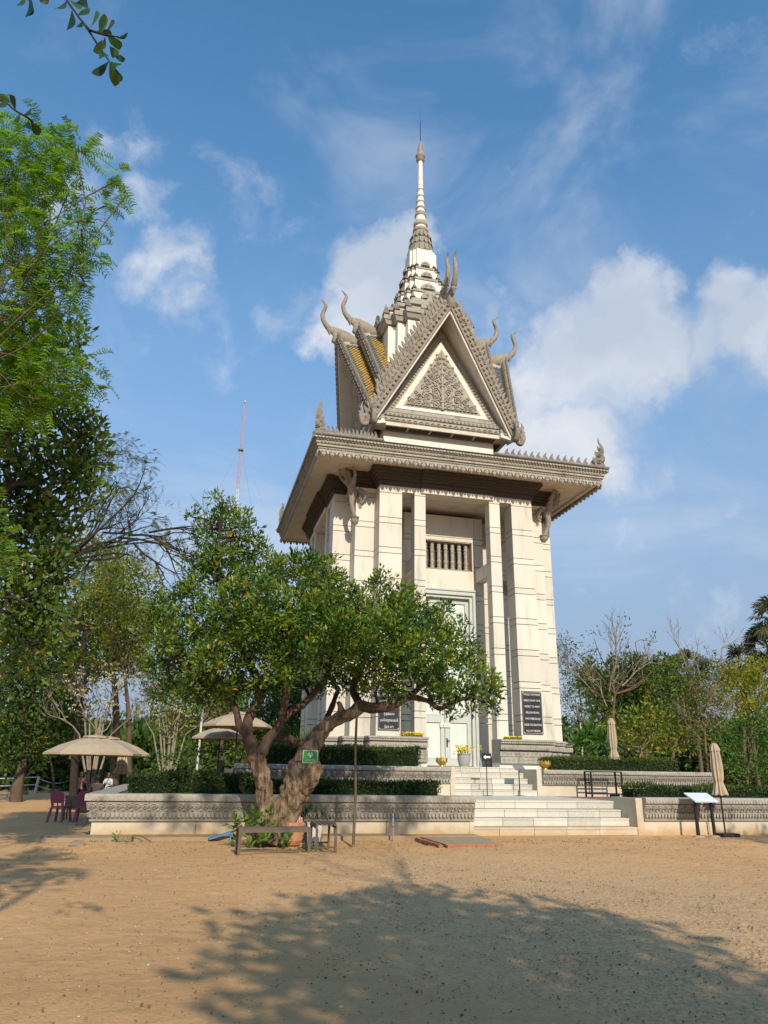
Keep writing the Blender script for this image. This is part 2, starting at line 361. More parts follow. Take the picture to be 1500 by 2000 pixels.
# balustered window
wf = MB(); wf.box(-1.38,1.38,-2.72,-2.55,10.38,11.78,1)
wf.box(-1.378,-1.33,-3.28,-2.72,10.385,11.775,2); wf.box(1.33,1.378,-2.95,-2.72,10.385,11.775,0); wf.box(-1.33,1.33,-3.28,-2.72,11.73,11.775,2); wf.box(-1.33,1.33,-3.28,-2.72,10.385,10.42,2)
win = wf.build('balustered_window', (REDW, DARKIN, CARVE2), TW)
prof = [(.055,0),(.11,.02),(.11,.1),(.07,.12),(.1,.17),(.1,.22),(.06,.25),(.095,.3),(.105,.42),(.095,.46),(.07,.48),(.085,.52),(.085,.78),(.07,.82),(.105,.86),(.1,.9),(.06,.94),(.105,.99),(.11,1.06),(.07,1.1),(.1,1.15),(.1,1.2),(.06,1.23),(.11,1.26),(.11,1.30),(.05,1.31)]
bal = MB().lathe(prof, 12).mesh('baluster', CARVE2)
for i in range(8): link('baluster', bal, win, loc=(-1.16+.332*i, -3.05, 10.42))
# doorway
dr = MB()
dr.box(-1.5,-1.33,-3.42,-2.6,1.83,9.2); dr.box(1.33,1.5,-3.42,-2.6,1.83,9.2); dr.box(-1.5,1.5,-3.42,-2.6,9.2,9.38)
dr.box(-1.56,1.56,-3.47,-3.3,9.38,9.46)
dr.box(-1.33,-1.2,-3.32,-2.6,1.83,9.07); dr.box(1.2,1.33,-3.32,-2.6,1.83,9.07); dr.box(-1.33,1.33,-3.32,-2.6,9.07,9.2)
door = dr.build('tall_double_door', DOORF, TW)
for s in (-1, 1):
    x0, x1 = (-1.2, -.012) if s < 0 else (.012, 1.2)
    lf = MB(); lf.box(x0,x1,-3.06,-2.98,1.86,9.05)
    for a, b in ((x0,x0+.2),(x1-.17,x1)): lf.box(a,b,-3.13,-3.06,1.86,9.05)
    for a, b in ((1.86,2.12),(3.62,3.9),(6.25,6.45),(8.85,9.05)): lf.box(x0+.2,x1-.17,-3.128,-3.06,a,b)
    leaf = lf.build('door_leaf', DOORF, door)
    for a, b in ((2.12,3.62),(3.9,6.25),(6.45,8.85)):
        MB().box(x0+.235,x1-.205,-3.085,-3.061,a+.035,b-.035).build('door_panel', DOORP, leaf)
h = MB().box(.06,.115,-3.16,-3.13,2.62,2.98).box(.07,.2,-3.22,-3.19,2.86,2.89).tube([(.085,-3.13,2.875),(.085,-3.21,2.875)], .014, 6); h.build('door_handle', BLACK, door)
MB().box(-.22,.25,-3.19,-3.14,3.42,3.6).box(-.16,-.1,-3.17,-3.13,3.6,3.8).box(.1,.16,-3.17,-3.13,3.6,3.8).build('door_latch', WHITE, door)
lettering('↓ ---', .1, BLACK, door, (.02,-3.197,3.5), (PI/2,0,0), .3)
# tie beams between columns and chamber
for x0 in (-1.97, 1.53): b = MB().box(x0,x0+.44,-4.75,-3.3,9.85,10.42).build('tie_beam', STONE, TW); arm_copy(b)
# lintels
l1 = MB().box(-2.57,-1.72,-B1+.002,-4.72,13.18,13.42).build('side_lintel', STONE, TW); l3 = MB().box(1.7,2.57,-B1+.002,-4.72,13.18,13.42).build('side_lintel', STONE, TW)
l2 = MB().box(-1.72,1.70,-B1-.09,-4.70,13.2,13.42).build('centre_lintel', STONE, TW)
for l in (l1, l2, l3): arm_copy(l)
MB().prism([(-4.75,-4.75),(4.75,-4.75),(4.75,4.75),(-4.75,4.75)], 13.0+.26, 13.4).build('ceiling_slab', BEIGE, TW)
# plinth: carved base round each pair of piers
def plinth_poly(off):
    return [(-1.52-0,-4.6),(-1.52,-B1-off),(-A1-off,-B1-off),(-A1-off,-A2-off),(-A2-off,-A2-off),(-A2-off,-A1-off),(-B1-off,-A1-off),(-B1-off,-1.52),(-4.6,-1.52)]
pb = MB(); pb.prism(plinth_poly(.1), 1.55, 1.98, 0)
for a, b, o, mi in ((1.98,2.2,.24,1),(2.2,2.24,.17,1),(2.24,2.42,.2,1),(2.42,2.5,.1,1),(2.5,2.68,.3,1),(2.68,2.73,.2,1),(2.73,2.82,.3,1),(2.82,2.895,.36,1)):
    pb.prism(plinth_poly(o), a, b, mi)
pl = pb.build('carved_plinth', (WHITE, CARVE2), TW)
def scroll(mb, O, U, V, s, flip=1, mi=0, turns=1.4, th=.02):
    """small raised spiral"""
    pts = []; O, U, V = Vector(O), Vector(U), Vector(V); Nn = U.cross(V).normalized()
    for i in range(9):
        a = turns*2*PI*i/8; r = s*(1-i/9.5)
        pts.append(O+U*(flip*r*math.cos(a))+V*(r*math.sin(a))+Nn*(th*.3))
    mb.tube(pts, [th*(1-.4*i/8) for i in range(9)], 4, mi, cap=False)
orn = MB()
def plinth_run(p, q, nrm):
    p, q, nrm = Vector(p), Vector(q), Vector(nrm); L = (q-p).length; d = (q-p)/L
    for z, off, sp, s, kind in ((2.09,.24,.2,.075,0),(2.33,.2,.17,.06,0),(2.59,.3,.1,.04,1),(2.775,.3,.1,.035,1)):
        n = max(1, int((L+2*off*0)/sp))
        for i in range(n):
            c = p+d*((i+.5)*L/n)+nrm*off+Vector((0,0,z))
            if kind == 0: scroll(orn, c, d, (0,0,1), s, 1 if i%2 else -1, th=.016)
            else: orn.obox(c+nrm*.012, d*.03, nrm*.015, Vector((0,0,s)))
for p, q, nn in (((-A1-.3,-B1,0),(-1.55,-B1,0),(0,-1,0)),((-A2-.3,-A2,0),(-A1-.3,-A2,0),(0,-1,0)),((-B1-.3,-A1,0),(-A2-.3,-A1,0),(0,-1,0)),
                 ((-A1,-A2-.3,0),(-A1,-B1-.3,0),(-1,0,0)),((-A2,-A1-.3,0),(-A2,-A2-.3,0),(-1,0,0)),((-B1,-1.55,0),(-B1,-A1-.3,0),(-1,0,0))):
    plinth_run(p, q, nn)
orn.build('plinth_carving', CARVE2, pl, kind='stuff')
for k in (1,2,3): c = dup(pl, TW); c.rotation_euler = (0,0,-k*PI/2)
# dark stepped cornice
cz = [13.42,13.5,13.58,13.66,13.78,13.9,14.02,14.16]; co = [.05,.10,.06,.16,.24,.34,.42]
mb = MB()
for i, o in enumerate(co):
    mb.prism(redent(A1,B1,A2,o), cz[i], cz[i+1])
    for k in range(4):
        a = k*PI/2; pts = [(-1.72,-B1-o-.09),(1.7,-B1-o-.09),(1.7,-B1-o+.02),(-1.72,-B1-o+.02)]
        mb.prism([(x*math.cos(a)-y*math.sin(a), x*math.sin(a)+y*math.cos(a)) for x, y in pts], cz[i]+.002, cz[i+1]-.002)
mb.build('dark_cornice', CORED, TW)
# eaves: soffit, mouldings, lace, tile lip
def ring(mb, r0, r1, z0, z1, mi=0):
    for k in range(4):
        a = k*PI/2; q = [(-r1,-r1),(r1,-r1),(r0,-r0),(-r0,-r0)]
        mb.prism([(x*math.cos(a)-y*math.sin(a), x*math.sin(a)+y*math.cos(a)) for x, y in q], z0, z1, mi)
sf = MB().prism([(-6.5,-6.5),(6.5,-6.5),(6.5,6.5),(-6.5,6.5)], 14.2, 14.5)
ring(sf, 6.28, 6.46, 14.12, 14.2); sf.prism([(-5.35,-5.35),(5.35,-5.35),(5.35,5.35),(-5.35,5.35)], 14.14, 14.2)
sf.build('soffit', BEIGE, TW)
eb = MB()
for r0, r1, z0, z1 in ((6.3,6.53,14.17,14.24),(6.3,6.56,14.24,14.29),(6.3,6.53,14.29,14.34),(6.3,6.62,14.34,14.42),(6.3,6.57,14.42,14.46),(6.3,6.66,14.46,14.58),(6.3,6.72,14.58,14.66)):
    ring(eb, r0, r1, z0, z1)
eave = eb.build('eave_moulding', CARVE2, TW)
lc = MB(); n = 36; w = 2*6.5/n
for i in range(n):
    x = -6.5+w*(i+.5); h = w/2
    pts = [(-h,.0),(h,0),(h,-.07),(h*.86,-.12),(h*.6,-.11),(h*.55,-.16),(h*.3,-.24),(0,-.31),(-h*.3,-.24),(-h*.55,-.16),(-h*.6,-.11),(-h*.86,-.12),(-h,-.07)]
    lc.plate([(a, b) for a, b in pts], (x,-6.53,14.2), (1,0,0), (0,0,1), .05)
    lc.plate([(-.045,0),(.045,0),(.05,-.1),(0,-.17),(-.05,-.1)], (x+h,-6.545,14.14), (1,0,0), (0,0,1), .05)
    scroll(lc, (x-.07,-6.585,14.09), (1,0,0), (0,0,1), .05, 1, th=.02, turns=1); scroll(lc, (x+.07,-6.585,14.09), (1,0,0), (0,0,1), .05, -1, th=.02, turns=1)
    lc.obox((x,-6.6,14.02), (.03,0,0), (0,.02,0), (0,0,.06))
for i in range(90):
    x = -6.5+13/90*(i+.5); lc.obox((x,-6.57,14.27), (.035,0,0), (0,.02,0), (0,0,.018)); lc.obox((x,-6.67,14.52), (.04,0,0), (0,.025,0), (0,0,.03))
lace = lc.build('eave_lace', CARVE2, TW, kind='stuff'); arm_copy(lace)
tl = MB(); n = 92; w = 2*6.76/n
for i in range(n):
    x = -6.76+w*(i+.5)
    tl.plate([(w*.5*math.cos(a), w*.55*math.sin(a)) for a in [PI+PI*j/5 for j in range(6)]], (x,-6.78,14.70), (1,0,0), (0,0,1), .03, 0)
    # rib of cover tiles running up the slope
    m_ = abs(x)
    if m_ < 6.7:
        y1 = -max(2.86, m_); k1 = (6.79+y1)/(6.79-2.85)*1.83
        tl.tube([(x,-6.8,14.74),(x,y1,14.74+k1)], .05, 4, 1, cap=True, smooth=False)
tl.box(-6.79,6.79,-6.76,-6.6,14.66,14.7,0)
tiles = tl.build('eave_tiles', (CARVE2, TDARK), TW, kind='stuff'); arm_copy(tiles)
rf = MB(); rf.add([(-6.78,-6.78,14.7),(6.78,-6.78,14.7),(6.78,6.78,14.7),(-6.78,6.78,14.7),(-2.6,-2.6,16.65),(2.6,-2.6,16.65),(2.6,2.6,16.65),(-2.6,2.6,16.65)],
   [(0,1,5,4),(1,2,6,5),(2,3,7,6),(3,0,4,7),(4,5,6,7),(3,2,1,0)])
rf.build('lower_roof', TDARK, TW)
tooth = MB().plate([(-.13,0),(.15,0),(.14,.12),(.12,.22),(.03,.34),(-.09,.42),(-.04,.30),(-.06,.18),(-.13,.1)], (0,.03,0), (1,0,0), (0,0,1), .06).mesh('crest_tooth', CARVE)
flame = [(-.3,0),(.28,0),(.3,.22),(.12,.32),(.3,.46),(.34,.66),(.22,.8),(.3,.98),(.3,1.22),(.18,1.42),(.05,1.55),(-.02,1.85),(-.06,1.56),(.02,1.38),(.06,1.2),(-.05,1.22),(-.1,1.38),(-.14,1.15),(-.06,.98),(-.24,1.0),(-.3,1.12),(-.36,.86),(-.26,.7),(-.42,.68),(-.5,.78),(-.52,.5),(-.36,.34),(-.42,.2)]
naga_me = MB().plate([(x*.62, z*.84) for x, z in flame], (0,.09,0), (1,0,0), (0,0,1), .18)
scroll(naga_me, (.0,-.1,.3), (1,0,0), (0,0,1), .12, 1, th=.04); scroll(naga_me, (.02,-.1,.62), (1,0,0), (0,0,1), .1, -1, th=.04); scroll(naga_me, (.05,-.1,.92), (1,0,0), (0,0,1), .08, 1, th=.03)
scroll(naga_me, (.0,.1,.3), (1,0,0), (0,0,1), .12, 1, th=.04); scroll(naga_me, (.02,.1,.62), (1,0,0), (0,0,1), .1, -1, th=.04)
naga_me = naga_me.mesh('naga_finial', CARVE)
hp = MB()
for i in range(1, 2): pass
hp.tube([(-6.8,-6.8,14.78),(-2.9,-2.9,16.7)], .1, 6, 0)
hip = hp.build('hip_ridge', CARVE, TW)
for i in range(15):
    t = .07+i*.058; p = Vector((-6.8,-6.8,14.82)).lerp(Vector((-2.9,-2.9,16.74)), t)
    link('crest_tooth', tooth, hip, loc=p, rot=(0,0,PI/4)).scale = (.85,1,.82)
link('corner_naga', naga_me, hip, loc=(-6.55,-6.55,14.85), rot=(0,0,PI/4+PI))
arm_copy(hip)

# upper box under the gables
bx = MB().prism([(-2.85,-2.85),(2.85,-2.85),(2.85,2.85),(-2.85,2.85)], 16.3, 17.25); bx.build('upper_band_wall', WHITE, TW)
vb = MB().prism([(-3.5,-3.42),(3.5,-3.42),(3.5,3.42),(-3.5,3.42)], 17.3, 17.48); sl = vb.build('gable_soffit', BEIGE, TW)
for k in range(4):
    for i in range(5):
        o = MB().box(-2.8+i*1.14,-1.78+i*1.14,-3.3,-2.95,17.27,17.302).build('soffit_vent', TDARK, sl); o.rotation_euler = (0,0,k*PI/2)
# ---- one gable arm (front), then three turned copies
def smart(nm, mb, mats, parent=TW, kind=None): o = mb.build(nm, mats, parent, kind=kind); return o
AP, AZ, BX, BZ, BY = 4.85, 23.65, 3.75, 17.2, 3.62       # outer tier: apex y, apex z, foot x, foot z, foot y
arm = []
def slope_pts(s, AP, AZ, BX, BZ, BY):
    return Vector((0,0,AZ)), Vector((0,-AP,AZ)), Vector((s*BX,-BY,BZ))
def tier(AP, AZ, BX, BZ, BY, inner):
    tri = MB(); tm = MB(); bd = MB(); cr = MB()
    for s in (-1, 1):
        a, b, c = slope_pts(s, AP, AZ, BX, BZ, BY); c2 = Vector((s*BX,-BX,BZ)) if not inner else Vector((s*BX*1.0,-BX,BZ))
        nrm = Vector((s*(AZ-BZ),0,BX)).normalized()
        tri.add([a, b, c, a-nrm*.12, b-nrm*.12, c-nrm*.12], [(0,1,2),(0,3,4,1),(1,4,5,2),(2,5,3,0)]); tri.add([a-nrm*.12, b-nrm*.12, c-nrm*.12], [(2,1,0)], 1)
        down = Vector((s*BX,0,BZ-AZ)); L = down.length; dn = down/L; yv = Vector((0,-1,0))
        st = .19; rows = int(L/(st*.55))
        for r in range(rows):
            t = (r+.5)*st*.55; f = t/L
            y_b = AP+(BY-AP)*f; y_v = max(0, BX*f)-.12                    # barge line / valley line
            if inner: y_v = BX*f*.98-.1
            if y_b-y_v < .1: continue
            k = int((y_b-y_v)/st)+1
            for i in range(k+1):
                y = y_b-.1-i*st-(st/2 if r%2 else 0)
                if y < y_v: continue
                blue = (y_b-y) < (.55-.12*f) or t < .4 or (inner and (y_b-y) < .62)
                if not blue and rnd.random() < .025: blue = True
                P = a+dn*t+yv*y; h = st*.5; j = .012+.016*rnd.random()
                tm.add([P-dn*h*.95+nrm*.012, P+yv*h*.92+nrm*j, P+dn*h*.95+nrm*(j+.03), P-yv*h*.92+nrm*j], [(0,1,2,3) if s > 0 else (3,2,1,0)], 1 if blue else 0)
        # bargeboard: soffit, fascia, carved top
        e = (c-b).normalized(); pn = Vector((s,0,0)); pn = (pn-e*pn.dot(e)).normalized()        # outwards, square to the rake
        dpt = (b-a).normalized(); dp = (dpt-e*dpt.dot(e)); dp = (dp-pn*dp.dot(pn)).normalized()
        mid = (b+c)/2; hl = (c-b).length/2
        bd.obox(mid-dp*.34-pn*.15, e*hl, dp*.34, pn*.06, 0)                                   # pale underside board
        bd.obox(mid-dp*.04+pn*.17, e*(hl+.05), dp*.07, pn*.24, 1)                              # carved fascia
        bd.obox(mid-dp*.09+pn*.12, e*hl, dp*.07, pn*.14, 1)
        bd.obox(mid+dp*.045-pn*.05, e*(hl+.05), dp*.03, pn*.05, 1)
        nt_ = int(2*hl/.27)
        for i in range(nt_):
            f = (i+.5)/nt_; P = b.lerp(c, f)
            for row, (dd, hh, ww) in enumerate(((-.02,.29,.10),(-.11,.15,.08))):
                o = P+dp*dd+pn*(.4 if row == 0 else .29)
                tip = o+pn*hh*.75+Vector((0,0,hh*.55))
                w1 = e*ww; w2 = dp*.045
                cr.add([o-w1-w2, o+w1-w2, o+w1+w2, o-w1+w2, (o+tip)/2-w1*.75+pn*.05-w2, (o+tip)/2+w1*.7-w2, (o+tip)/2+w1*.7+w2, (o+tip)/2-w1*.75+pn*.05+w2, tip],
                    [(0,1,5,4),(1,2,6,5),(2,3,7,6),(3,0,4,7),(4,5,8),(5,6,8),(6,7,8),(7,4,8)], 0)
            scroll(cr, P+dp*.045+pn*.28, e, pn, .085, 1 if i%2 else -1, th=.035, turns=1.1)
            cr.obox(P+dp*.07+pn*.1, e*.06, dp*.05, pn*.05)
        # foot naga
        pts = [c-e*.25+pn*.2, c+e*.2+pn*.1, c+e*.42+pn*.3, c+Vector((s*.62,0,.05)), c+Vector((s*.74,0,.5)), c+Vector((s*.6,0,.95)), c+Vector((s*.7,0,1.35)), c+Vector((s*.56,0,1.85))]
        pp, rr = catmull(pts, [.22,.3,.33,.32,.28,.24,.15,.02], 3); q = .42 if inner else .58
        pp = [c+(p-c)*q for p in pp]; rr = [r*q*.8 for r in rr]
        bd.tube(pp, rr, 8, 1, lobes=.12, squash=.8)
        for i in range(4, len(pp)-3, 3):
            o = pp[i]; d2 = Vector((s*.5,0,.6)); cr.add([o+Vector((0,-.06,-.1)), o+Vector((0,.06,-.1)), o+Vector((0,.06,.12)), o+Vector((0,-.06,.12)), o+d2*q*.55], [(0,1,4),(1,2,4),(2,3,4),(3,0,4)])
    res = [tri.build('roof_slope', (TDARK, PALEP), TW)]
    res.append(tm.build('roof_tiles', (TYEL, TBLU), TW, kind='stuff'))
    res.append(bd.build('bargeboard', (PALEP, CARVE), TW)); res.append(cr.build('barge_carving', CARVE, TW, kind='stuff'))
    # ridge horn
    hn = MB(); y0 = AP
    ridge = [(0,-(1.6 if inner else 2.9),AZ+.12),(0,-(AP-1.15),AZ+.12),(0,-(AP-.55),AZ+.34),(0,-(AP-.02),AZ+.55),(0,-(AP+.42),AZ+.78)]
    pp, rr = catmull(ridge, [.16,.26,.36,.34,.16], 4)
    hn.tube(pp, rr, 10, 0, squash=.55)
    hn.tube([(0,-(AP-.15),AZ-.32),(0,-(AP+.02),AZ+.05),(0,-(AP-.0),AZ+.4),(0,-(AP+.3),AZ+.72)], [.04,.3,.26,.1], 10, 0, squash=.7)
    hpts = [(0,-(AP+.40),AZ+.62),(0,-(AP+.52),AZ+.82),(0,-(AP+.76),AZ+1.15),(0,-(AP+.86),AZ+1.6),(0,-(AP+.74),AZ+2.0),(0,-(AP+.70),AZ+2.25),(0,-(AP+.82),AZ+2.42),(0,-(AP+.96),AZ+2.55)]
    pp, rr = catmull(hpts, [.08,.17,.135,.115,.10,.085,.05,.03], 4); hn.tube(pp, rr, 8, 0)
    hn.lathe([(.01,-.28),(.12,-.02),(.17,.06),(.1,.1)], 8, (0,-(AP+.44),AZ+.62))
    res.append(hn.build('ridge_horn', HORN, TW))
    return res
arm += tier(AP, AZ, BX, BZ, BY, False)
arm += tier(3.72, 24.45, 2.95, 19.35, 3.02, True)
# tympanum
ty = MB(); ty.plate([(-3.62,17.48),(3.62,17.48),(0,23.6)], (0,-3.16,0), (1,0,0), (0,0,1), .12, 0)
ty.plate([(-2.98,18.0),(2.98,18.0),(0,23.05)], (0,-3.28,0), (1,0,0), (0,0,1), .05, 1)
ty.plate([(-2.42,18.3),(2.42,18.3),(0,22.42)], (0,-3.33,0), (1,0,0), (0,0,1), .03, 2)
ty.plate([(-2.02,18.48),(2.02,18.48),(0,21.98)], (0,-3.36,0), (1,0,0), (0,0,1), .02, 1)
tymp = ty.build('tympanum', (CARVE, CARVE2, WHITE), TW); 
rl = MB()
def bead(p, r=.075): rl.lathe([(.01,-.06),(r*.8,-.045),(r,0),(r*.75,.03)], 7, (0,0,0))
for s in (-1, 1):
    for i in range(30):
        f = (i+.5)/30; x = s*(2.72*(1-f)); z = 18.1+(22.72-18.1)*f
        for q in range(2):
            r = (.075, .045)[q]; y = (-3.36, -3.40)[q]
            rl.prism([(0,0)]*0 or [(x+r*math.cos(a), y) for a in ()] or [(x-r,y),(x+r,y),(x+r,y+.06),(x-r,y+.06)], z-r*.9, z+r*.9)
# arabesque: stem, mirrored scrolls shrinking upwards
for s in (-1, 1):
    yv = -3.40
    rows = [(18.72,[.32,.78,1.2,1.55],.2),(19.08,[.3,.8,1.2],.22),(19.5,[.34,.84],.24),(19.95,[.3,.72],.2),(20.35,[.26,.55],.17),(20.75,[.2,.42],.14),(21.1,[.16],.12),(21.4,[.1],.09)]
    for z, xs, r in rows:
        for i, x in enumerate(xs):
            scroll(rl, (s*x,yv,z+.04*math.sin(x*9)), (1,0,0), (0,0,1), r, s*(1 if i%2 else -1), turns=1.6, th=.05)
            scroll(rl, (s*(x+.17),yv,z+.2), (1,0,0), (0,0,1), r*.45, -s, turns=1.2, th=.035)
            rl.tube([(s*x,yv,z-.2),(s*(x+.1),yv-.01,z-.1),(s*(x+.16),yv,z+.05)], [.02,.045,.01], 4)
    # long S stems
    for x0, x1, z0, z1 in ((.1,1.35,18.6,18.9),(.08,1.0,18.9,19.6),(.08,.7,19.4,20.3),(.06,.42,20.2,21.0)):
        pts = [(s*(x0+(x1-x0)*t),yv-.01,z0+(z1-z0)*t+.16*math.sin(t*PI*1.6)) for t in [k/7 for k in range(8)]]
        rl.tube(pts, [.045]*7+[.01], 4, cap=False)
    for i in range(9):
        x = .12+i*.205; rl.lathe([(.105,0),(.11,.03),(.02,.07)], 6, (s*x,yv+.02,18.56+.0*i))
rl.tube([(0,-3.41,18.5),(0,-3.44,19.3),(0,-3.42,20.2),(0,-3.40,21.85)], [.09,.1,.07,.01], 6)
for z in (18.9,19.35,19.8,20.5): rl.lathe([(.02,-.12),(.12,-.04),(.14,0),(.03,.1)], 8, (0,-3.42,z))
arm.append(tymp)
rel = rl.build('tympanum_relief', CARVE2, TW, kind='stuff'); arm.append(rel)
# frieze bands below the tympanum
fz = MB(); fz.box(-3.5,3.5,-3.36,-3.0,17.48,17.8); fz.box(-3.36,3.36,-3.33,-3.0,17.8,17.86); fz.box(-3.34,3.34,-3.40,-3.0,17.86,18.02); fz.box(-3.2,3.2,-3.35,-3.0,18.02,18.06); fz.box(-3.16,3.16,-3.38,-3.0,18.06,18.12)
fb = fz.build('gable_frieze', CARVE2, TW); arm.append(fb)
fo = MB()
for i in range(22):
    x = -3.3+6.6*(i+.5)/22
    scroll(fo, (x-.06,-3.4,17.62), (1,0,0), (0,0,1), .11, 1, th=.035, turns=1.2); scroll(fo, (x+.08,-3.4,17.56), (1,0,0), (0,0,1), .07, -1, th=.03, turns=1)
    fo.plate([(-.13,0),(.13,0),(.12,-.06),(.05,-.11),(0,-.14),(-.05,-.11),(-.12,-.06)], (x,-3.34,17.5), (1,0,0), (0,0,1), .07)
for i in range(30):
    x = -3.2+6.4*(i+.5)/30
    fo.tube([(x+.065*math.cos(a),-3.41,17.94+.055*math.sin(a)) for a in [2*PI*k/6 for k in range(7)]], .018, 4, cap=False); fo.obox((x,-3.41,17.94), (.025,0,0), (0,.015,0), (0,0,.025))
arm.append(fo.build('frieze_carving', CARVE2, TW, kind='stuff'))
for o in arm: arm_copy(o)

# ---- spire
SX = -.06
def cprism(mb, a, b, c, z0, z1, mi, f1=1.): 
    p = [(x+SX, y) for x, y in redent(a, b, c)]; p1 = [(x*f1+SX, y*f1) for x, y in redent(a, b, c)]
    mb.prism(p, z0, z1, mi, p1)
sp = MB(); cprism(sp, 1.42, 2.28, 1.86, 19.5, 24.2, 0)
shaft = sp.build('spire_base', WHITE, TW)
def mini(w, h, d):       # arched antefix on a face centre
    return [(-w,0),(w,0),(w,.25*h),(w*.86,.5*h),(w*.7,.62*h),(w*.45,.78*h),(w*.12,.9*h),(0,1.08*h),(-w*.12,.9*h),(-w*.45,.78*h),(-w*.7,.62*h),(-w*.86,.5*h),(-w,.25*h)]
tiers = [(24.3,24.55,24.85,2.56,.85),(25.84,25.94,26.14,1.68,.5),(26.7,26.8,26.98,1.40,.42),(27.76,27.84,28.02,1.12,.36),(28.68,28.76,28.92,.90,.3)]
prev = 24.2
for i, (za, zb, zc, r, h) in enumerate(tiers):
    tb = MB(); a = r*.62; c = r*.82
    cprism(tb, a*.93, r*.93, c*.93, za, zb, 0, 1.05); cprism(tb, a, r, c, zb, zc, 0)
    o_ = tb.build('spire_tier', CARVE2, TW)
    an = MB()
    nz = tiers[i+1][0] if i < 4 else 30.2; rn = tiers[i+1][3]*.97 if i < 4 else .84
    rr = min(r*.92, rn*1.08)
    cprism(an, rr*.6, rr, rr*.82, zc, nz, 1, .96)
    if i == 0: cprism(an, 2.25*.6,2.25,2.25*.82, zc, zc+.25, 0); cprism(an, 2.15*.6,2.15,2.15*.82, zc+.25, zc+.42, 1); cprism(an, 2.3*.6,2.3,2.3*.82, zc+.42, zc+.62, 0)
    for k in range(4):
        A = k*PI/2; ca, sa = math.cos(A), math.sin(A); T = lambda x, y, z: (x*ca-y*sa+SX, x*sa+y*ca, z)
        U = Vector((ca,sa,0)); 
        an.plate(mini(r*.3, h*1.0, .1), T(0,-r*.97,zc), U, (0,0,1), .12, 0)
        an.plate(mini(r*.2, h*.6, .1), T(0,-r*.97-.06,zc), U, (0,0,1), .1, 0)
        scroll(an, T(-r*.1,-r*.97-.17,zc+h*.3), U, (0,0,1), r*.07, 1, 0, th=.02); scroll(an, T(r*.1,-r*.97-.17,zc+h*.3), U, (0,0,1), r*.07, -1, 0, th=.02)
        for x in (-1, 1):
            for px_, py_, hh in ((x*a*.93,-r*.95,.8),(x*c*.95,-c*.95,.75),(x*r*.95,-a*.93,.8)):
                w = .09*r**.5+.03; v = T(px_, py_, zc)
                an.add([(v[0]-w,v[1]-w,zc),(v[0]+w,v[1]-w,zc),(v[0]+w,v[1]+w,zc),(v[0]-w,v[1]+w,zc),(v[0],v[1],zc+h*hh)], [(0,1,4),(1,2,4),(2,3,4),(3,0,4)], 0)
    an.build('tier_carving', (CARVE2, WHITE), o_)
nk = MB(); cprism(nk, .47, .74, .62, 28.95, 30.3, 0, .84); nk.build('spire_neck', WHITE, TW)
lo = MB()
for z0, z1, r0, r1 in ((30.15,30.85,.80,.66),(30.8,31.35,.70,.58),(31.3,31.9,.64,.44)):
    n = 16
    lo.lathe([(r0*.93,z0+.1),(r1,z1)], n, (SX,0,0), smooth=False)
    for j in range(n):
        a = 2*PI*(j+.5)/n; b = a+PI/n*1.0
        P = lambda r, t, z: (SX+r*math.cos(t), r*math.sin(t), z)
        lo.add([P(r0+.02,a-PI/n*.9,z0+.16), P(r0+.03,a,z0-.02), P(r0+.02,a+PI/n*.9,z0+.16), P(r1+.02,a+PI/n*.8,z1), P(r1+.02,a-PI/n*.8,z1)], [(0,1,2,3,4)])
lo.build('lotus_collar', CARVE, TW)
shp = []; rg = MB(); zc = 31.9
white = [(.40,31.88),(.34,32.6),(.29,33.2),(.235,34.0),(.2,34.7),(.17,35.3),(.155,36.4),(.14,37.45)]
MB().lathe(white, 14, (SX,0,0)).build('spire_shaft', WHITE, TW)
for z, r, h in ((32.1,.46,.22),(32.55,.42,.3),(32.72,.38,.1),(33.25,.35,.16),(33.42,.31,.09),(33.78,.30,.14),(34.25,.26,.13),(34.68,.235,.12),(35.2,.205,.11)):
    MB().lathe([(r*.72,z-h/2-.03),(r,z-h/2+.02),(r*1.05,z),(r,z+h/2-.02),(r*.7,z+h/2+.03)], 14, (SX,0,0)).build('spire_ring', CARVE2, TW)
MB().lathe([(.13,37.4),(.2,37.48),(.27,37.56),(.24,37.62),(.17,37.66),(.26,37.74),(.31,37.88),(.28,38.0),(.18,38.06),(.225,38.14),(.2,38.24),(.14,38.28),(.19,38.34),(.17,38.44),(.12,38.48),(.165,38.54),(.14,38.64),(.1,38.68),(.135,38.74),(.12,38.82),(.08,38.86),(.1,38.92),(.04,39.1)], 14, (SX,0,0)).build('spire_finial', CARVE, TW)
MB().lathe([(.028,39.05),(.022,40.6),(.008,40.65),(.006,41.9)], 6, (SX,0,0)).build('lightning_rod', BLACK, TW)

# bracket figures under the eaves
bv = [(0,0,0),(0,-.02,.14),(0,-.06,.3),(0,-.22,.62),(0,-.3,.95),(0,-.2,1.2),(0,-.26,1.45),(0,-.42,1.72),(0,-.52,1.92),(0,-.62,2.1),(0,-.68,2.24),
      (-.24,-.5,1.78),(-.4,-.66,2.02),(-.34,-.8,2.32),(.24,-.5,1.78),(.4,-.66,2.02),(.34,-.8,2.32),
      (-.3,-.02,1.45),(-.44,.1,1.2),(-.3,.12,.95),(.3,-.02,1.45),(.44,.1,1.2),(.3,.12,.95),(0,.12,1.5),(0,.2,1.9)]
be = [(0,1),(1,2),(2,3),(3,4),(4,5),(5,6),(6,7),(7,8),(8,9),(9,10),(7,11),(11,12),(12,13),(7,14),(14,15),(15,16),(6,17),(17,18),(18,19),(6,20),(20,21),(21,22),(6,23),(23,24)]
br = [.05,.17,.12,.1,.13,.19,.17,.22,.1,.16,.1,.09,.075,.06,.09,.075,.06,.14,.11,.05,.14,.11,.05,.15,.12]
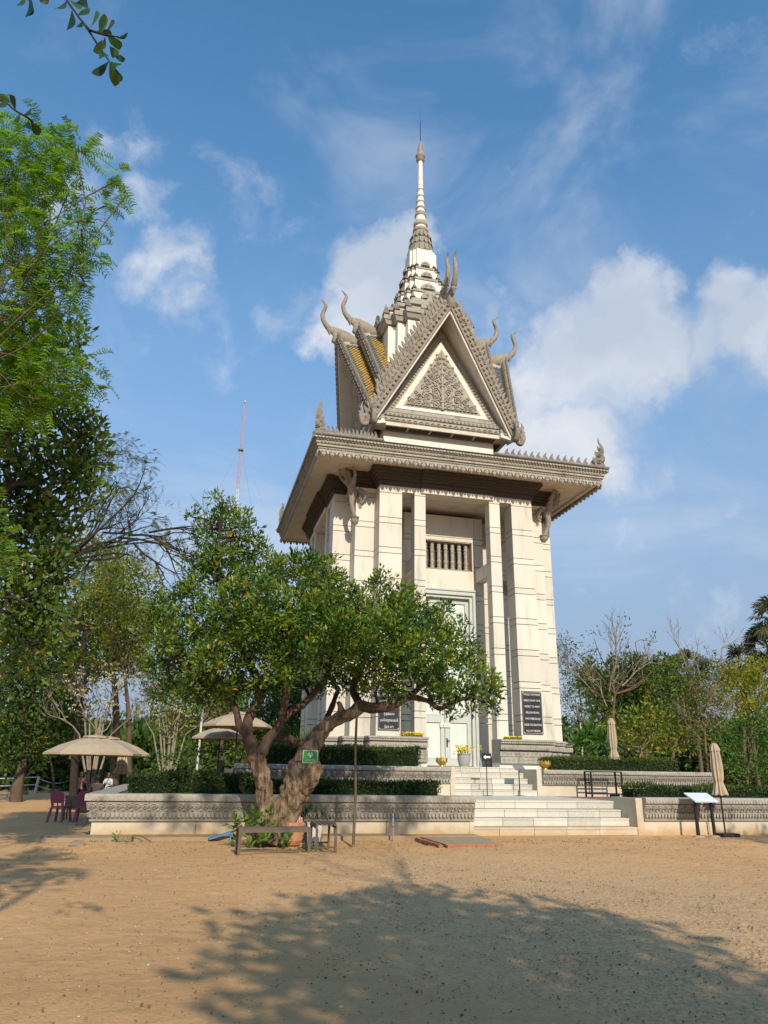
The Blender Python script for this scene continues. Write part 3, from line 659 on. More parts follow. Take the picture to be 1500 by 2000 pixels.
fg = skinfig('bracket_figure', bv, be, br, CARVE, TW, root=6, sub=2)
fx = MB()
for s in (-1, 1):
    for i in range(5): scroll(fx, (s*(.2+.03*i),-.1+.03*i,1.55-.16*i), (s*.8,.3,0), (0,0,1), .1, 1, th=.03)
fx.lathe([(.02,-.12),(.14,0),(.2,.1),(.12,.13),(.17,.2),(.22,.24),(.1,.28)], 10, (0,-.02,.02))
fx.plate([(x*.5,z*.62) for x, z in flame], (0,-.66,1.6), (0,-1,0), (0,0,1), .08)
fx.build('figure_carving', CARVE, fg, kind='stuff')
fg.location = (-4.5,-4.5,11.8); fg.rotation_euler = (0,0,-PI/4)
c = dup(fg, TW); c.location = (4.5,-4.5,11.8); c.rotation_euler = (0,0,PI/4)
c = dup(fg, TW); c.location = (-4.5,4.5,11.8); c.rotation_euler = (0,0,-3*PI/4)
c = dup(fg, TW); c.location = (4.5,4.5,11.8); c.rotation_euler = (0,0,3*PI/4)

# plaques
def plaque(x0, x1, z0, z1, lines, label, sz):
    p = empty('wall_plaque', ((x0+x1)/2, -B1-.01, z0), label, 'plaque', 'black stone plaques on the front piers')
    w = (x1-x0)/2; h = z1-z0; y = 0
    MB().box(-w,w,-.03,0,0,h).build('plaque_back', BRONZ, p)
    c = .09; pts = [(-w+.035,c+.02),(-w+c,.045),(w-c,.045),(w-.035,c+.02),(w-.035,h-c-.02),(w-c,h-.045),(-w+c,h-.045),(-w+.035,h-c-.02)]
    MB().plate(pts, (0,-.03,0), (1,0,0), (0,0,1), .012).build('plaque_face', PLQ, p)
    fr = MB()
    for a, b, c_, d in ((-w,w,0,.022),(-w,w,h-.022,h)): fr.box(a,b,-.045,-.03,c_,d)
    fr.box(-w,-w+.022,-.045,-.03,.022,h-.022); fr.box(w-.022,w,-.045,-.03,.022,h-.022); fr.build('plaque_frame', PLQ, p)
    for i, (t, wd_) in enumerate(lines):
        lettering(t, sz, LETW, p, (0,-.046,h-.14-i*(h-.26)/(len(lines)-1)), (PI/2,0,0), wd_)
    return p
plaque(2.64, 3.52, 3.13, 4.85, [('WOULD YOU PLEASE',.74),('KINDLY SHOW YOUR',.72),('RESPECT TO MANY',.68),('MILLION PEOPLE',.6),('WHO WERE KILLED',.68),('UNDER THE GENOCIDAL',.79),('POL POT REGIME',.62)],
       'black plaque with white English lettering on the right front pier', .115)
plaque(-3.5, -2.62, 3.13, 4.85, [('សូមមេត្តាគោរព',.6),('វិញ្ញាណក្ខន្ធ',.55),('ប្រជាជនរាប់លាននាក់',.7),('ដែលបានស្លាប់',.6),('ក្នុងរបប',.42),('ប្រល័យពូជសាសន៍',.72),('ប៉ុល ពត',.36)],
       'black plaque with white Khmer lettering on the left front pier, half behind the leafy tree', .13)
# ------------------------------------------------------------------ terraces, walls and steps
def carved_wall(name, p, q, z0, z1, label, carve_n=.2, panels=2.4, plain=.38, back=.45, end0=0, end1=0, trim=0):
    """wall from p to q (xy), outward side on the right hand of p->q; carved upper part"""
    P, Q = Vector((*p,0)), Vector((*q,0)); d = (Q-P).normalized(); L = (Q-P).length; H = z1-z0
    t = empty(name, (P.x,P.y,z0), label, 'wall', 'carved terrace walls', rz=math.atan2(d.y, d.x))
    k = H/1.0; zp = plain*k
    n = max(1, round(L/panels)); 
    MB().box(.01,L-.01-trim,.012,back-.02,0,zp).build('wall_core', JOINT, t)
    for i in range(n):
        a, b = L*i/n, L*(i+1)/n-(trim if i == n-1 else 0)
        MB().box(a+(.008 if i else 0),b-(.008 if i < n-1 else 0),0,back-.03,.0,zp-.004).build('wall_panel', WALLW, t)
    prof = [(0,zp),(-.06,zp+.003),(-.07,zp+.045*k),(-.04,zp+.05*k),(-.05,zp+.07*k),(-.12,.58*k),(-.06,.60*k),(-.08,.62*k),(-.17,.80*k),(-.13,.825*k),(-.13,.84*k),(-.21,.845*k),(-.215,.96*k),(-.2,H)]
    mb = MB(); m = len(prof)
    vs = []
    for x, s_ in ((0,-1),(L,1)):
        e = (end0 if s_ < 0 else end1)
        vs += [(x+s_*(-y)*e, y, z) for y, z in prof]+[(x,back,H),(x,back,zp)]
    M_ = m+2; fs = [(i,i+M_,(i+1)%M_+M_,(i+1)%M_) for i in range(M_)]+([] if trim else [tuple(range(2*M_-1,M_-1,-1))])+[tuple(range(M_))]
    mb.add(vs, fs); cop = mb.build('carved_coping', CARVE2, t)
    cv = MB(); x0 = -.1*end0; X1 = L+.1*end1; nn = int((X1-x0)/carve_n)
    for i in range(nn):
        x = x0+(X1-x0)*(i+.5)/nn; V = Vector((0,-.09,.18)).normalized()
        scroll(cv, (x-.03,-.135,.70*k), (1,0,0), V, .062*k, 1, th=.02, turns=1.3)
        cv.tube([(x-.09,-.16,.77*k),(x,-.175,.785*k),(x+.07,-.15,.72*k),(x+.1,-.12,.65*k)], [.008,.018,.018,.006], 4, cap=False)
        cv.obox((x+.07,-.12,.65*k), (.018,0,0), (0,.02,0), (0,0,.02))
        for u in (-.05,.05): cv.plate([(-.04,0),(.04,0),(.03,-.09*k),(0,-.11*k),(-.03,-.09*k)], (x+u,-.118,.575*k), (1,0,0), Vector((0,-.2,1)).normalized(), .018)
        for u in (-.05,.05):
            cv.plate([(-.035,0),(0,.045),(.035,0),(0,-.045)], (x+u,-.217,.90*k), (1,0,0), (0,0,1), .01)
    cv.build('wall_carving', CARVE2, t, kind='stuff')
    return t
T1, T2, T3 = .853, 1.62, 1.81
XS0, XS1, YW = -2.98, 1.96, -14.13
carved_wall('terrace_wall', (-12.67,YW), (XS0,YW), 0, 1.0, 'long low carved wall left of the lower steps, behind the gnarled tree', end0=1)
carved_wall('terrace_wall', (XS1+.22,YW), (12.8,YW), 0, 1.0, 'low carved wall right of the lower steps, behind the slanted white board', end1=1, panels=2.2)
carved_wall('terrace_wall', (-12.67,0), (-12.67,YW), 0, .997, 'side wall of the lower terrace running back beside the pink chairs', end1=1, trim=.44)
carved_wall('terrace_wall', (-8.9,-8.63), (-1.72,-8.63), T1, 1.78, 'upper carved wall left of the narrow steps, under the clipped hedge', end0=1, plain=.42)
carved_wall('terrace_wall', (1.74,-8.63), (8.9,-8.63), T1, 1.74, 'upper carved wall right of the narrow steps, behind the black rack', end1=1, plain=.42)
def struct(o): o['kind'] = 'structure'; return o
struct(MB().box(-12.4,12.5,YW+1.2,13.6,0,T1).box(-12.4,XS0-.2,YW+.4,YW+1.2,0,T1).box(XS1+.3,12.5,YW+.4,YW+1.2,0,T1).build('lower_terrace', BRICK))
struct(MB().box(-8.6,8.6,-6.9,8.6,T1,T2).box(-8.6,-1.75,-8.3,-6.9,T1,T2).box(1.75,8.6,-8.3,-6.9,T1,T2).build('upper_terrace', PAVE))
pv = MB().box(XS0,XS1,YW+1.17,-8.63,T1-.05,T1+.006); struct(pv.build('landing_paving', PAVE))
struct(MB().box(-1.52,1.52,-7.0,-2.3,T2,T3).box(-5.2,5.2,-5.2,5.2,T2,T3-.01).build('door_landing', PAVE))
struct(MB().box(-13.7,-5.2,-14.95,YW+.02,-.02,.085).box(-5.2,-3.0,-14.6,YW+.02,-.02,.06).build('ground_kerb', mat('kerb_concrete', (.36,.27,.17), .95, (.25,.18,.11), 4, 7, 1, .6, 25)))
def stairs(x0, x1, y0, n, rise, tread, zb, label, blocks, seed):
    r = random.Random(seed)
    t = empty('stone_steps', ((x0+x1)/2, y0, zb), label, 'steps')
    for i in range(n):
        cuts = [x0]
        w = (x1-x0)/blocks
        for b in range(1, blocks): cuts.append(x0+w*b+((i%3)-1)*w*.22+r.uniform(-.06,.06))
        cuts.append(x1)
        for a, b in zip(cuts, cuts[1:]):
            ya = y0+i*tread; yb = ya+tread+.02 if i < n-1 else ya+.42
            dy = r.uniform(-.004,.004)
            o = MB().box(a+.006-(x0+x1)/2,b-.006-(x0+x1)/2,ya-y0+dy,yb-y0,i*rise+.006,(i+1)*rise-.005).box(a+.006-(x0+x1)/2,b-.006-(x0+x1)/2,ya-y0-.018,ya-y0+dy+.001,(i+1)*rise-.045,(i+1)*rise-.005)
            o.build('step_block', STEP if r.random() < .45 else STEPF, t)
    MB().box(x0-(x0+x1)/2+.01,x1-(x0+x1)/2-.01,.02,tread*n,0,rise-.02).build('step_bed', JOINT, t)
    for i in range(1, n): MB().box(x0-(x0+x1)/2+.01,x1-(x0+x1)/2-.01,.02+i*tread,tread*n,i*rise-.02,(i+1)*rise-.02).build('step_bed', JOINT, t)
    return t
s1 = stairs(XS0, XS1, YW, 4, T1/4, .39, 0, 'wide lower flight of speckled stone steps rising from the dirt yard', 5, 3)
s2 = stairs(-1.54, 1.54, -8.63, 5, (T3-T1)/5, .36, T1, 'narrow upper flight of stone steps leading to the tall door', 4, 5)
def cheek(x0, x1, y0, y1, z0, z1, st):
    c = MB().box(x0-st.location.x,x1-st.location.x,y0-st.location.y,y1-st.location.y,0,z1-st.location.z)
    return c.build('step_cheek', WALLW, st)
cheek(XS1+.002, XS1+.21, YW-.02, YW+1.3, 0, .98, s1); cheek(XS0-.12, XS0-.002, YW-.02, YW+1.3, 0, .98, s1)
cheek(1.542, 1.73, -8.66, -6.9, T1, 1.75, s2); cheek(-1.71, -1.542, -8.66, -6.9, T1, 1.79, s2)
# loose concrete slab edged with bricks
sl = empty('concrete_slab', (-4.2,-16.2,0), 'thin concrete slab edged with hollow bricks on the dirt before the steps', 'slab')
MB().plate([(-.62,-1.0),(.62,-1.1),(1.0,.9),(-.62,1.0)], (0,0,.0), (1,0,0), (0,1,0), .085).build('slab_top', mat('dusty_concrete', (.40,.30,.20), .95, (.30,.22,.15), 5, 6, 1, .3, 30), sl)
BRK = mat('orange_brick', (.42,.17,.08), .9, (.33,.13,.07), 20)
bk = MB().box(-.11,.11,-.05,.05,0,.075).box(-.08,.08,-.03,.03,.0751,.08).mesh('brick', BRK)
for i in range(6): link('brick', bk, sl, loc=(-.52+i*.225,-1.09-.005*i,.0), rot=(0,0,rnd.uniform(-.05,.05)))
for i in range(8): link('brick', bk, sl, loc=(-.74,-.9+i*.235,.0), rot=(0,rnd.uniform(-.12,.1),PI/2+rnd.uniform(-.06,.06)))

# ------------------------------------------------------------------ parasols
def parasol_open(top, r, zb, label, sides=8, rot=0., tilt=0.):
    t = empty('open_parasol', (top.x, top.y, zb), label, 'parasol', 'tan parasols around the terraces')
    H = top.z-zb; dz = r*.34
    mb = MB(); n = sides; rings = [(.1,0),(.35,-.16),(.7,-.52),(1,-1.0)]
    for j in range(n):
        a0 = rot+2*PI*j/n; a1 = rot+2*PI*(j+1)/n
        for (k0, q0), (k1, q1) in zip(rings, rings[1:]):
            pts = []
            for (k, q), a in (((k0,q0),a0),((k1,q1),a0),((k1,q1),a1),((k0,q0),a1)): pts.append((k*r*math.cos(a), k*r*math.sin(a), H-.04+q*dz))
            am = (a0+a1)/2; m0 = (k0*r*math.cos(am)*.93, k0*r*math.sin(am)*.93, H-.06+q0*dz*.97); m1 = (k1*r*math.cos(am)*.93, k1*r*math.sin(am)*.93, H-.06+q1*dz*.97)
            mb.add([pts[0],pts[1],m1,m0], [(0,1,2,3)], 0, False); mb.add([m0,m1,pts[2],pts[3]], [(0,1,2,3)], 0, False)
        p0 = (r*math.cos(a0), r*math.sin(a0), H-.04-dz); p1 = (r*math.cos(a1), r*math.sin(a1), H-.04-dz); am = (a0+a1)/2; pm = (r*.93*math.cos(am), r*.93*math.sin(am), H-.05-dz*.97)
        dn = Vector((0,0,-.07)); mb.add([p0,pm,Vector(pm)+dn,Vector(p0)+dn], [(0,1,2,3)]); mb.add([pm,p1,Vector(p1)+dn,Vector(pm)+dn], [(0,1,2,3)])
    mb.build('canopy', CLOTHT, t)
    v = MB()
    for j in range(n):
        a0 = rot+2*PI*j/n; a1 = rot+2*PI*(j+1)/n
        v.add([(0,0,H+.05),(.26*r*math.cos(a0),.26*r*math.sin(a0),H-.02),(.26*r*math.cos(a1),.26*r*math.sin(a1),H-.02)], [(0,1,2)])
        v.add([(.26*r*math.cos(a0),.26*r*math.sin(a0),H-.02),(.26*r*math.cos(a0),.26*r*math.sin(a0),H-.08),(.26*r*math.cos(a1),.26*r*math.sin(a1),H-.08),(.26*r*math.cos(a1),.26*r*math.sin(a1),H-.02)], [(0,1,2,3)])
    v.build('vent_cap', CLOTHT, t)
    MB().tube([(0,0,0),(0,0,H)], .026, 8).build('pole', BLACK, t)
    for j in range(n):
        a = rot+2*PI*j/n; MB().tube([(0,0,H-.08),(r*.95*math.cos(a),r*.95*math.sin(a),H-.07-dz*.93)], .008, 4).build('rib', BLACK, t)
    MB().box(-.3,.3,-.3,.3,0,.09).build('base', BLACK, t)
    return t
def parasol_closed(base, zc0, zc1, label, w=.2, box=True):
    t = empty('closed_parasol', base, label, 'parasol', 'tan parasols around the terraces'); z0 = base[2]
    n = 20; prof = [(.04,zc1),(w*.45,zc1-.03),(w*.62,zc1-.16),(w*.66,zc1-.22),(w*.56,zc1-.225),(w*.68,zc1-.55),(w*.7,(zc0+zc1)/2),(w*.62,zc0+.45),(w*.5,zc0+.36),(w*.72,zc0+.2),(w*.98,zc0+.02),(w*.7,zc0)]
    vs = []; 
    for i, (r, z) in enumerate(prof):
        for j in range(n):
            a = 2*PI*j/n; f = 1+(.2 if j%2 else -.12)*(0 if i < 2 else 1)+.05*math.sin(j*2.3+i); vs.append((r*f*math.cos(a), r*f*math.sin(a), z-z0+.02*math.sin(j*1.7)*(i > 9)))
    k = len(prof); MB().add(vs, [(i*n+j,i*n+(j+1)%n,(i+1)*n+(j+1)%n,(i+1)*n+j) for i in range(k-1) for j in range(n)]).build('folded_canopy', CLOTHT, t)
    MB().tube([(0,0,0),(0,0,zc1-z0+.02)], .022, 8).build('pole', BLACK, t)
    if box: MB().box(-.22,.32,-.2,.2,0,.1).build('base', BLACK, t)
    return t
b = W(188,1437,y=-3.); parasol_open(b, 1.78, 0, 'wide open tan parasol over the pink chairs, nearer of the two', 8, .2)
b = W(212,1440,y=-1.2); parasol_open(b, 1.8, 0, 'open tan parasol overlapping just behind the nearer one by the pink chairs', 8, .5)
b = W(466,1391,y=-5.5); parasol_open(b, 1.3, T1, 'higher open tan parasol behind the gnarled tree', 8, .1)
b = W(432,1419,y=-3.5); parasol_open(b, 1.12, T1, 'lower open tan parasol behind the left limb of the gnarled tree', 8, .3)
parasol_closed((5.08,-8.0,T1), 2.14, 3.66, 'closed tan parasol beside the black rack on the terrace', .2)
parasol_closed((4.27,-14.85,0), 1.09, 2.52, 'closed tan parasol in a black base beside the slanted white board', .2)
b = W(240,1475,y=1.); parasol_closed((b.x,b.y,0), W(240,1512,y=1.).z, W(240,1470,y=1.).z+.05, 'closed tan parasol standing behind the open ones', .3)

# ------------------------------------------------------------------ signs and small furniture
t = empty('arrow_sign', (-.49,-8.98,T1), 'black sign with white left arrow on a thin post before the door', 'sign')
MB().box(-.16,.18,-.02,0,1.14,1.4).build('sign_board', BLACK, t); MB().tube([(0,.01,0),(0,.01,1.16)], .016, 6).build('post', BLACK, t); MB().box(-.12,.12,-.12,.12,0,.02).build('base', BLACK, t)
MB().plate([(-.12,1.27),(-.03,1.345),(-.03,1.3),(.14,1.3),(.14,1.24),(-.03,1.24),(-.03,1.195)], (0,-.02,0), (1,0,0), (0,0,1), .004).build('arrow', LETW, t)
t = empty('lectern_sign', (.82,-8.75,T1), 'small grey slanted lectern on one post beside the narrow steps', 'sign')
MB().obox((.0,-.02,.94), (.19,0,0), Vector((0,-.13,-.07)), Vector((0,-.006,.011))).build('panel', mat('grey_panel', (.22,.22,.24), .35), t); MB().tube([(0,.01,0),(0,.01,.93)], .02, 6).build('post', BLACK, t); MB().box(-.16,.16,-.1,.1,0,.018).build('base', BLACK, t)
t = empty('information_board', (3.62,-14.85,0), 'large slanted white information board on two black legs', 'sign')
PALE = mat('gloss_panel_reflection_tone', (.72,.76,.82), .18, (.66,.7,.76), 3, spec=.6)  # pale bluish reflection put into the panel's base colour
MB().obox((0,.0,1.03), (.375,0,0), Vector((0,-.24,-.105)), Vector((0,-.008,.016))).build('panel', PALE, t)
for x in (-.26, .26):
    MB().obox((x+.02,-.02,.5), (.035,0,0), (0,.03,0), Vector((.02,.03,.5))).build('leg', BLACK, t); MB().lathe([(.16,0),(.12,.04),(.03,.05)], 8, (x,-.05,0)).build('footing', mat('rough_footing', (.45,.38,.28), .95), t)
t = empty('black_rack', (3.72,-9.45,T1), 'empty black metal rack frame against the upper carved wall', 'rack')
rk = []
for x in (-.6, .6):
    for y in (-.2, .22): MB().box(x-.025,x+.025,y-.025,y+.025,0,.86).build('leg', BLACK, t)
for z in (.1,.46,.83):
    mb = MB().box(-.575,.575,-.22,-.18,z,z+.035).box(-.575,.575,.2,.24,z,z+.035)
    mb.box(-.62,-.58,-.175,.195,z,z+.035).box(.58,.62,-.175,.195,z,z+.035); mb.build('shelf_frame', BLACK, t)
MB().box(-.59,-.57,.0,.02,.13,.8).box(.25,.5,-.15,.1,.0,.12).build('rack_brace', BLACK, t)
def lotus(loc, label):
    t = empty('lotus_bowl', loc, label, 'bowl', 'gold lotus bowls on the wall ends')
    MB().lathe([(.1,0),(.11,.03),(.06,.06),(.13,.11),(.18,.2),(.17,.27),(.13,.28),(.1,.22)], 16).build('bowl', GOLD, t)
    pt = MB().add([(-.05,.10,.07),(.05,.10,.07),(.065,.185,.2),(0,.2,.34),(-.065,.185,.2),(0,.215,.18)], [(0,1,5),(1,2,5),(2,3,5),(3,4,5),(4,0,5)]).mesh('petal', GOLD)
    for k in range(9): link('petal', pt, t, rot=(0,0,2*PI*k/9))
lotus((-1.95,-8.45,1.78), 'gold lotus bowl on the wall end left of the narrow steps'); lotus((1.98,-8.45,1.74), 'gold lotus bowl on the wall end right of the narrow steps')
YEL = mat('yellow_petals', (.90,.74,.02), .7, (.88,.60,.01), 20); GRN = mat('dark_stems', (.05,.10,.025), .8)
def flower_heads(mb, pts, r, seed=1):
    rr = random.Random(seed)
    for p in pts:
        p = Vector(p)
        for k in range(7):
            a = 2*PI*k/7+rr.random(); d = Vector((math.cos(a), math.sin(a), .35)).normalized(); u = d.cross(Vector((0,0,1))).normalized()
            mb.add([p, p+d*r*.6+u*r*.3, p+d*r, p+d*r*.6-u*r*.3], [(0,1,2,3)])
        mb.lathe([(r*.3,-.01),(r*.35,.02),(.005,.05)], 5, p)
t = empty('flower_pot', (-.22,-6.,T3), 'round grey pot with bushy yellow flowers before the door', 'flower pot')
MB().lathe([(.17,0),(.2,.06),(.245,.22),(.255,.38),(.25,.45),(.27,.46),(.27,.49),(.22,.49),(.2,.4)], 20).build('pot', mat('grey_pot', (.36,.36,.35), .6, (.28,.28,.28), 6, stretch=(.2,.2,20)), t)
mb = MB(); pts = [(rnd.gauss(0,.15)-.04, rnd.gauss(0,.13), .62+rnd.gauss(0,.1)) for _ in range(95)]
flower_heads(mb, pts, .075); mb.build('yellow_flowers', YEL, t, kind='stuff')
mb = MB(); 
for p in pts[:26]: mb.tube([(p[0]*.3,p[1]*.3,.4),(p[0],p[1],p[2]-.01)], .006, 3, cap=False)
mb.build('stems', GRN, t)
t = empty('small_flower_vase', (.62,-5.6,T3), 'slim vase with one yellow bloom against the right door frame', 'flower pot')
MB().lathe([(.05,0),(.07,.1),(.03,.3),(.04,.34)], 8).build('vase', GREYM, t); mb = MB(); flower_heads(mb, [(.0,0,.72),(.05,.02,.66),(-.04,0,.62),(.02,-.04,.78)], .07); mb.build('bloom', YEL, t); MB().tube([(0,0,.3),(.0,0,.75)], .01, 4).build('stem', GRN, t)
for x0, x1, lb, n in ((-2.52,-1.72,'long mound of yellow flowers on the left plinth ledge',60),(1.75,2.5,'thin row of yellow flowers on the right plinth ledge',34)):
    t = empty('flower_row', ((x0+x1)/2,-5.42,2.895), lb, 'flowers', 'yellow flower rows on the plinth')
    w = (x1-x0)/2; mb = MB(); flower_heads(mb, [(rnd.uniform(-w,w), rnd.gauss(0,.05), .05+rnd.random()*(.1 if n > 40 else .04)) for _ in range(int(n*1.7))], .07, 3); mb.build('yellow_flowers', YEL, t, kind='stuff')
    MB().box(-w,w,-.07,.07,0,.04).build('leaf_bed', GRN, t)

# slatted benches
def bench(c, L, D, H, ang, label):
    t = empty('slatted_bench', c, label, 'bench', 'weathered slatted benches round the tree', rz=ang)
    n = 5
    for i in range(n): y = -D/2+D*(i+.5)/n; MB().box(-L/2,L/2,y-D/n*.36,y+D/n*.36,H-.025,H).build('slat', WOODB, t)
    for x in (-L/2+.03, L/2-.03):
        for y in (-D/2+.03, D/2-.03): MB().box(x-.025,x+.025,y-.025,y+.025,0,H-.085).build('leg', WOODB, t)
        MB().box(x-.02,x+.02,-D/2+.055,D/2-.055,.08,.115).build('rail', WOODB, t)
    for y in (-D/2+.02, D/2-.02): MB().box(-L/2,L/2,y-.02,y+.02,H-.085,H-.027).build('rail', WOODB, t)
    MB().box(-L/2+.06,L/2-.06,-.03,.03,.07,.1).build('rail', WOODB, t)
bench((-8.8,-18.25,0), 1.44, .42, .52, .06, 'long weathered slatted bench in front of the gnarled tree')
bench((-7.62,-17.25,0), 1.15, .46, .54, PI/2-.05, 'short weathered slatted bench end-on at the right of the gnarled tree')
p = W(570,1650,z=0)
t = empty('terracotta_planter', (p.x,p.y,0), 'faceted terracotta planter with red goods at the tree foot', 'planter')
TER = mat('terracotta', (.48,.24,.12), .85, (.38,.19,.10), 8)
MB().lathe([(.17,0),(.24,.1),(.26,.36),(.27,.48)], 8, smooth=False, a0=.3).build('planter_body', TER, t)
mb = MB()
for i in range(7): mb.box(-.14+.05*i,-.1+.05*i,-.1,-.02,.48,.58+.03*(i%3))
mb.build('red_cards', mat('red_print', (.45,.06,.05), .6, (.6,.5,.45), 25), t)
p = W(611,1648,z=0)
t = empty('white_bin', (p.x,p.y,0), 'dirty white square bin under the short bench', 'bin')
MB().prism([(-.15,-.14),(.15,-.14),(.15,.14),(-.15,.14)], 0, .44, 0, [(-.17,-.16),(.17,-.16),(.17,.16),(-.17,.16)]).build('bin_body', mat('dirty_white', (.6,.6,.57), .6, (.32,.3,.27), 10, 6, 1), t); MB().box(-.185,.185,-.175,.175,.44,.47).build('bin_rim', GREYM, t)
p = W(432,1632,z=.12)
tag(MB().obox((p.x,p.y,.13), Vector((.28,.0,.08)), Vector((0,.09,0)), Vector((-.01,0,.02))).box(p.x+.2,p.x+.26,p.y-.03,p.y+.03,0,.14).build('blue_tray', mat('blue_plastic', (.06,.22,.45), .4)), 'tilted blue plastic tray on the ground left of the bench', 'tray')
tag(MB().tube([(-6.72,-16.18,0),(-6.70,-16.2,1.1),(-6.73,-16.18,2.1),(-6.72,-16.2,2.95)], [.035,.032,.03,.028], 7, lobes=.1).build('prop_pole', WOODB), 'thin wooden prop pole holding up the leaning limb', 'pole')
tag(MB().tube([(-5.52,-15.25,0),(-5.53,-15.25,.62)], .022, 8, 0).lathe([(.03,.3),(.03,.34)], 8, (-5.525,-15.25,0), 1).lathe([(.03,.52),(.03,.56)], 8, (-5.525,-15.25,0), 2).build('water_pipe', (GREYM, mat('red_tape', (.5,.06,.04), .6), mat('blue_tape', (.05,.2,.5), .6))), 'short grey pipe with red tape standing before the wall', 'pipe')

# tree notice
c = W(606,1478,y=-16.52); 
t = empty('green_notice', c, 'green notice with white emblem fixed to the leaning trunk', 'sign')
GRS = mat('green_sign_paint', (.03,.30,.04), .5)
MB().box(-.175,.175,0,.015,-.14,.14).build('notice_rim', LETW, t); MB().box(-.163,.163,-.004,0,-.128,.128).build('notice_face', GRS, t)
mb = MB().lathe([(.005,0),(.01,.001)], 4, (9,9,9)) if False else MB()
for x, z, w, h in ((-.03,.07,.022,.02),(.03,.075,.022,.02),(0,.03,.05,.014),(-.045,.035,.02,.02),(.045,.035,.02,.02),(0,0,.03,.02)): mb.plate([(w*math.cos(a),h*math.sin(a)) for a in [2*PI*k/8 for k in range(8)]], (x,-.0045,z), (1,0,0), (0,0,1), .002)
mb.build('emblem', LETW, t)
for z, w in ((-.055,.2),(-.085,.24)): lettering('~~~~~~~~~', .05, LETW, t, (0,-.0055,z), (PI/2,0,0), w)

# pink chairs and table
PINK = mat('pink_plastic', (.34,.075,.14), .45, (.28,.06,.11), 4)
def chair(loc, rz, label):
    t = empty('plastic_chair', loc, label, 'chair', 'pink plastic chairs by the terrace corner', rz=rz)
    MB().prism([(-.22,-.2),(.22,-.2),(.2,.2),(-.2,.2)], .42, .455).build('seat', PINK, t)
    for x, y in ((-.2,-.18),(.2,-.18),(-.19,.19),(.19,.19)): MB().obox((x*1.12,y*1.15,.21), (.03,0,0), (0,.025,0), Vector((-x*.14,-y*.16,.21))).build('leg', PINK, t)
    bb = MB(); u = Vector((0,.14,.44)).normalized(); O = Vector((0,.2,.455))
    pts = [(-.2,0),(-.13,0),(-.13,.1),(.13,.1),(.13,0),(.2,0),(.22,.25),(.2,.4),(.12,.45),(-.12,.45),(-.2,.4),(-.22,.25)]
    bb.plate(pts, O, (1,0,0), u, .025); bb.build('backrest', PINK, t)
    for x in (-.23, .23): MB().tube([(x,.22,.62),(x,0,.64),(x,-.18,.62),(x,-.2,.44)], .02, 5).build('armrest', PINK, t)
chair((-14.22,-8.3,0), 2.75, 'pink plastic chair farther from the terrace wall'); chair((-13.5,-8.4,0), 3.05, 'pink plastic chair nearest the terrace wall corner')
t = empty('wooden_table', (-13.75,-7.2,0), 'small brown wooden table beside the pink chairs', 'table')
TAN = mat('brown_table_wood', (.20,.13,.085), .7, (.15,.10,.065), 6, stretch=(1,8,1)); MB().box(-.5,.5,-.35,.35,.7,.73).build('table_top', TAN, t)
for x in (-.45,.45):
    for y in (-.3,.3): MB().box(x-.025,x+.025,y-.025,y+.025,0,.7).build('leg', TAN, t)
MB().box(-.42,.42,-.33,-.31,.35,.69).build('apron', TAN, t)
p = W(177,1606,z=0)
t = empty('white_trestle', (p.x-.05,p.y,0), 'small folded white trestle on the ground by the wall corner', 'trestle')
MB().tube([(-.16,-.08,.0),(0,0,.26),(.16,-.08,.0),(-.16,-.08,.0)], .014, 4).tube([(-.16,.1,.0),(0,0,.26),(.16,.1,.0)], .014, 4).tube([(-.09,-.04,.12),(.09,-.04,.12)], .014, 4).build('frame', WHITE, t)
ROCK = mat('dusty_rock', (.30,.22,.15), .95, (.2,.15,.1), 4, 6, 1, .7, 12)
def rock(p, s, label, rz=0):
    o = empty('x'); bpy.data.objects.remove(o)
    mb = bmesh.new(); bmesh.ops.create_icosphere(mb, subdivisions=2, radius=1)
    for v in mb.verts:
        k = 1+.22*math.sin(v.co.x*4+rz*7)+.18*math.sin(v.co.y*5+v.co.z*3+rz); v.co = Vector((v.co.x*s[0]*k, v.co.y*s[1]*k, max(v.co.z*s[2]*k, -.02)))
    me = bpy.data.meshes.new('rock'); mb.to_mesh(me); mb.free(); me.materials.append(ROCK)
    o = link('rock', me, loc=p, rot=(0,0,rz)); tag(o, label, 'rock', 'rocks on the ground'); return o
rock(W(172,1612,z=0), (.3,.22,.14), 'flat stone block beside the wall corner under the trestle'); rock(W(150,1650,z=0), (.22,.16,.09), 'rounded stone at the left end of the dirt kerb', 1.)
for i, (x, y, s) in enumerate(((28,1556,.35),(45,1552,.5),(60,1549,.4),(90,1548,.45),(118,1552,.3),(12,1549,.4))):
    rock(W(x,y,z=0), (s,s*.6,s*.45), ['low broken stone at the far left edge of the path','largest pale stone of the rubble left of the white post','stone just left of the foot of the white post','flat stone right of the white post','small stone farthest right in the roadside rubble','stone at the photo edge, leftmost of the rubble'][i], i*1.3)
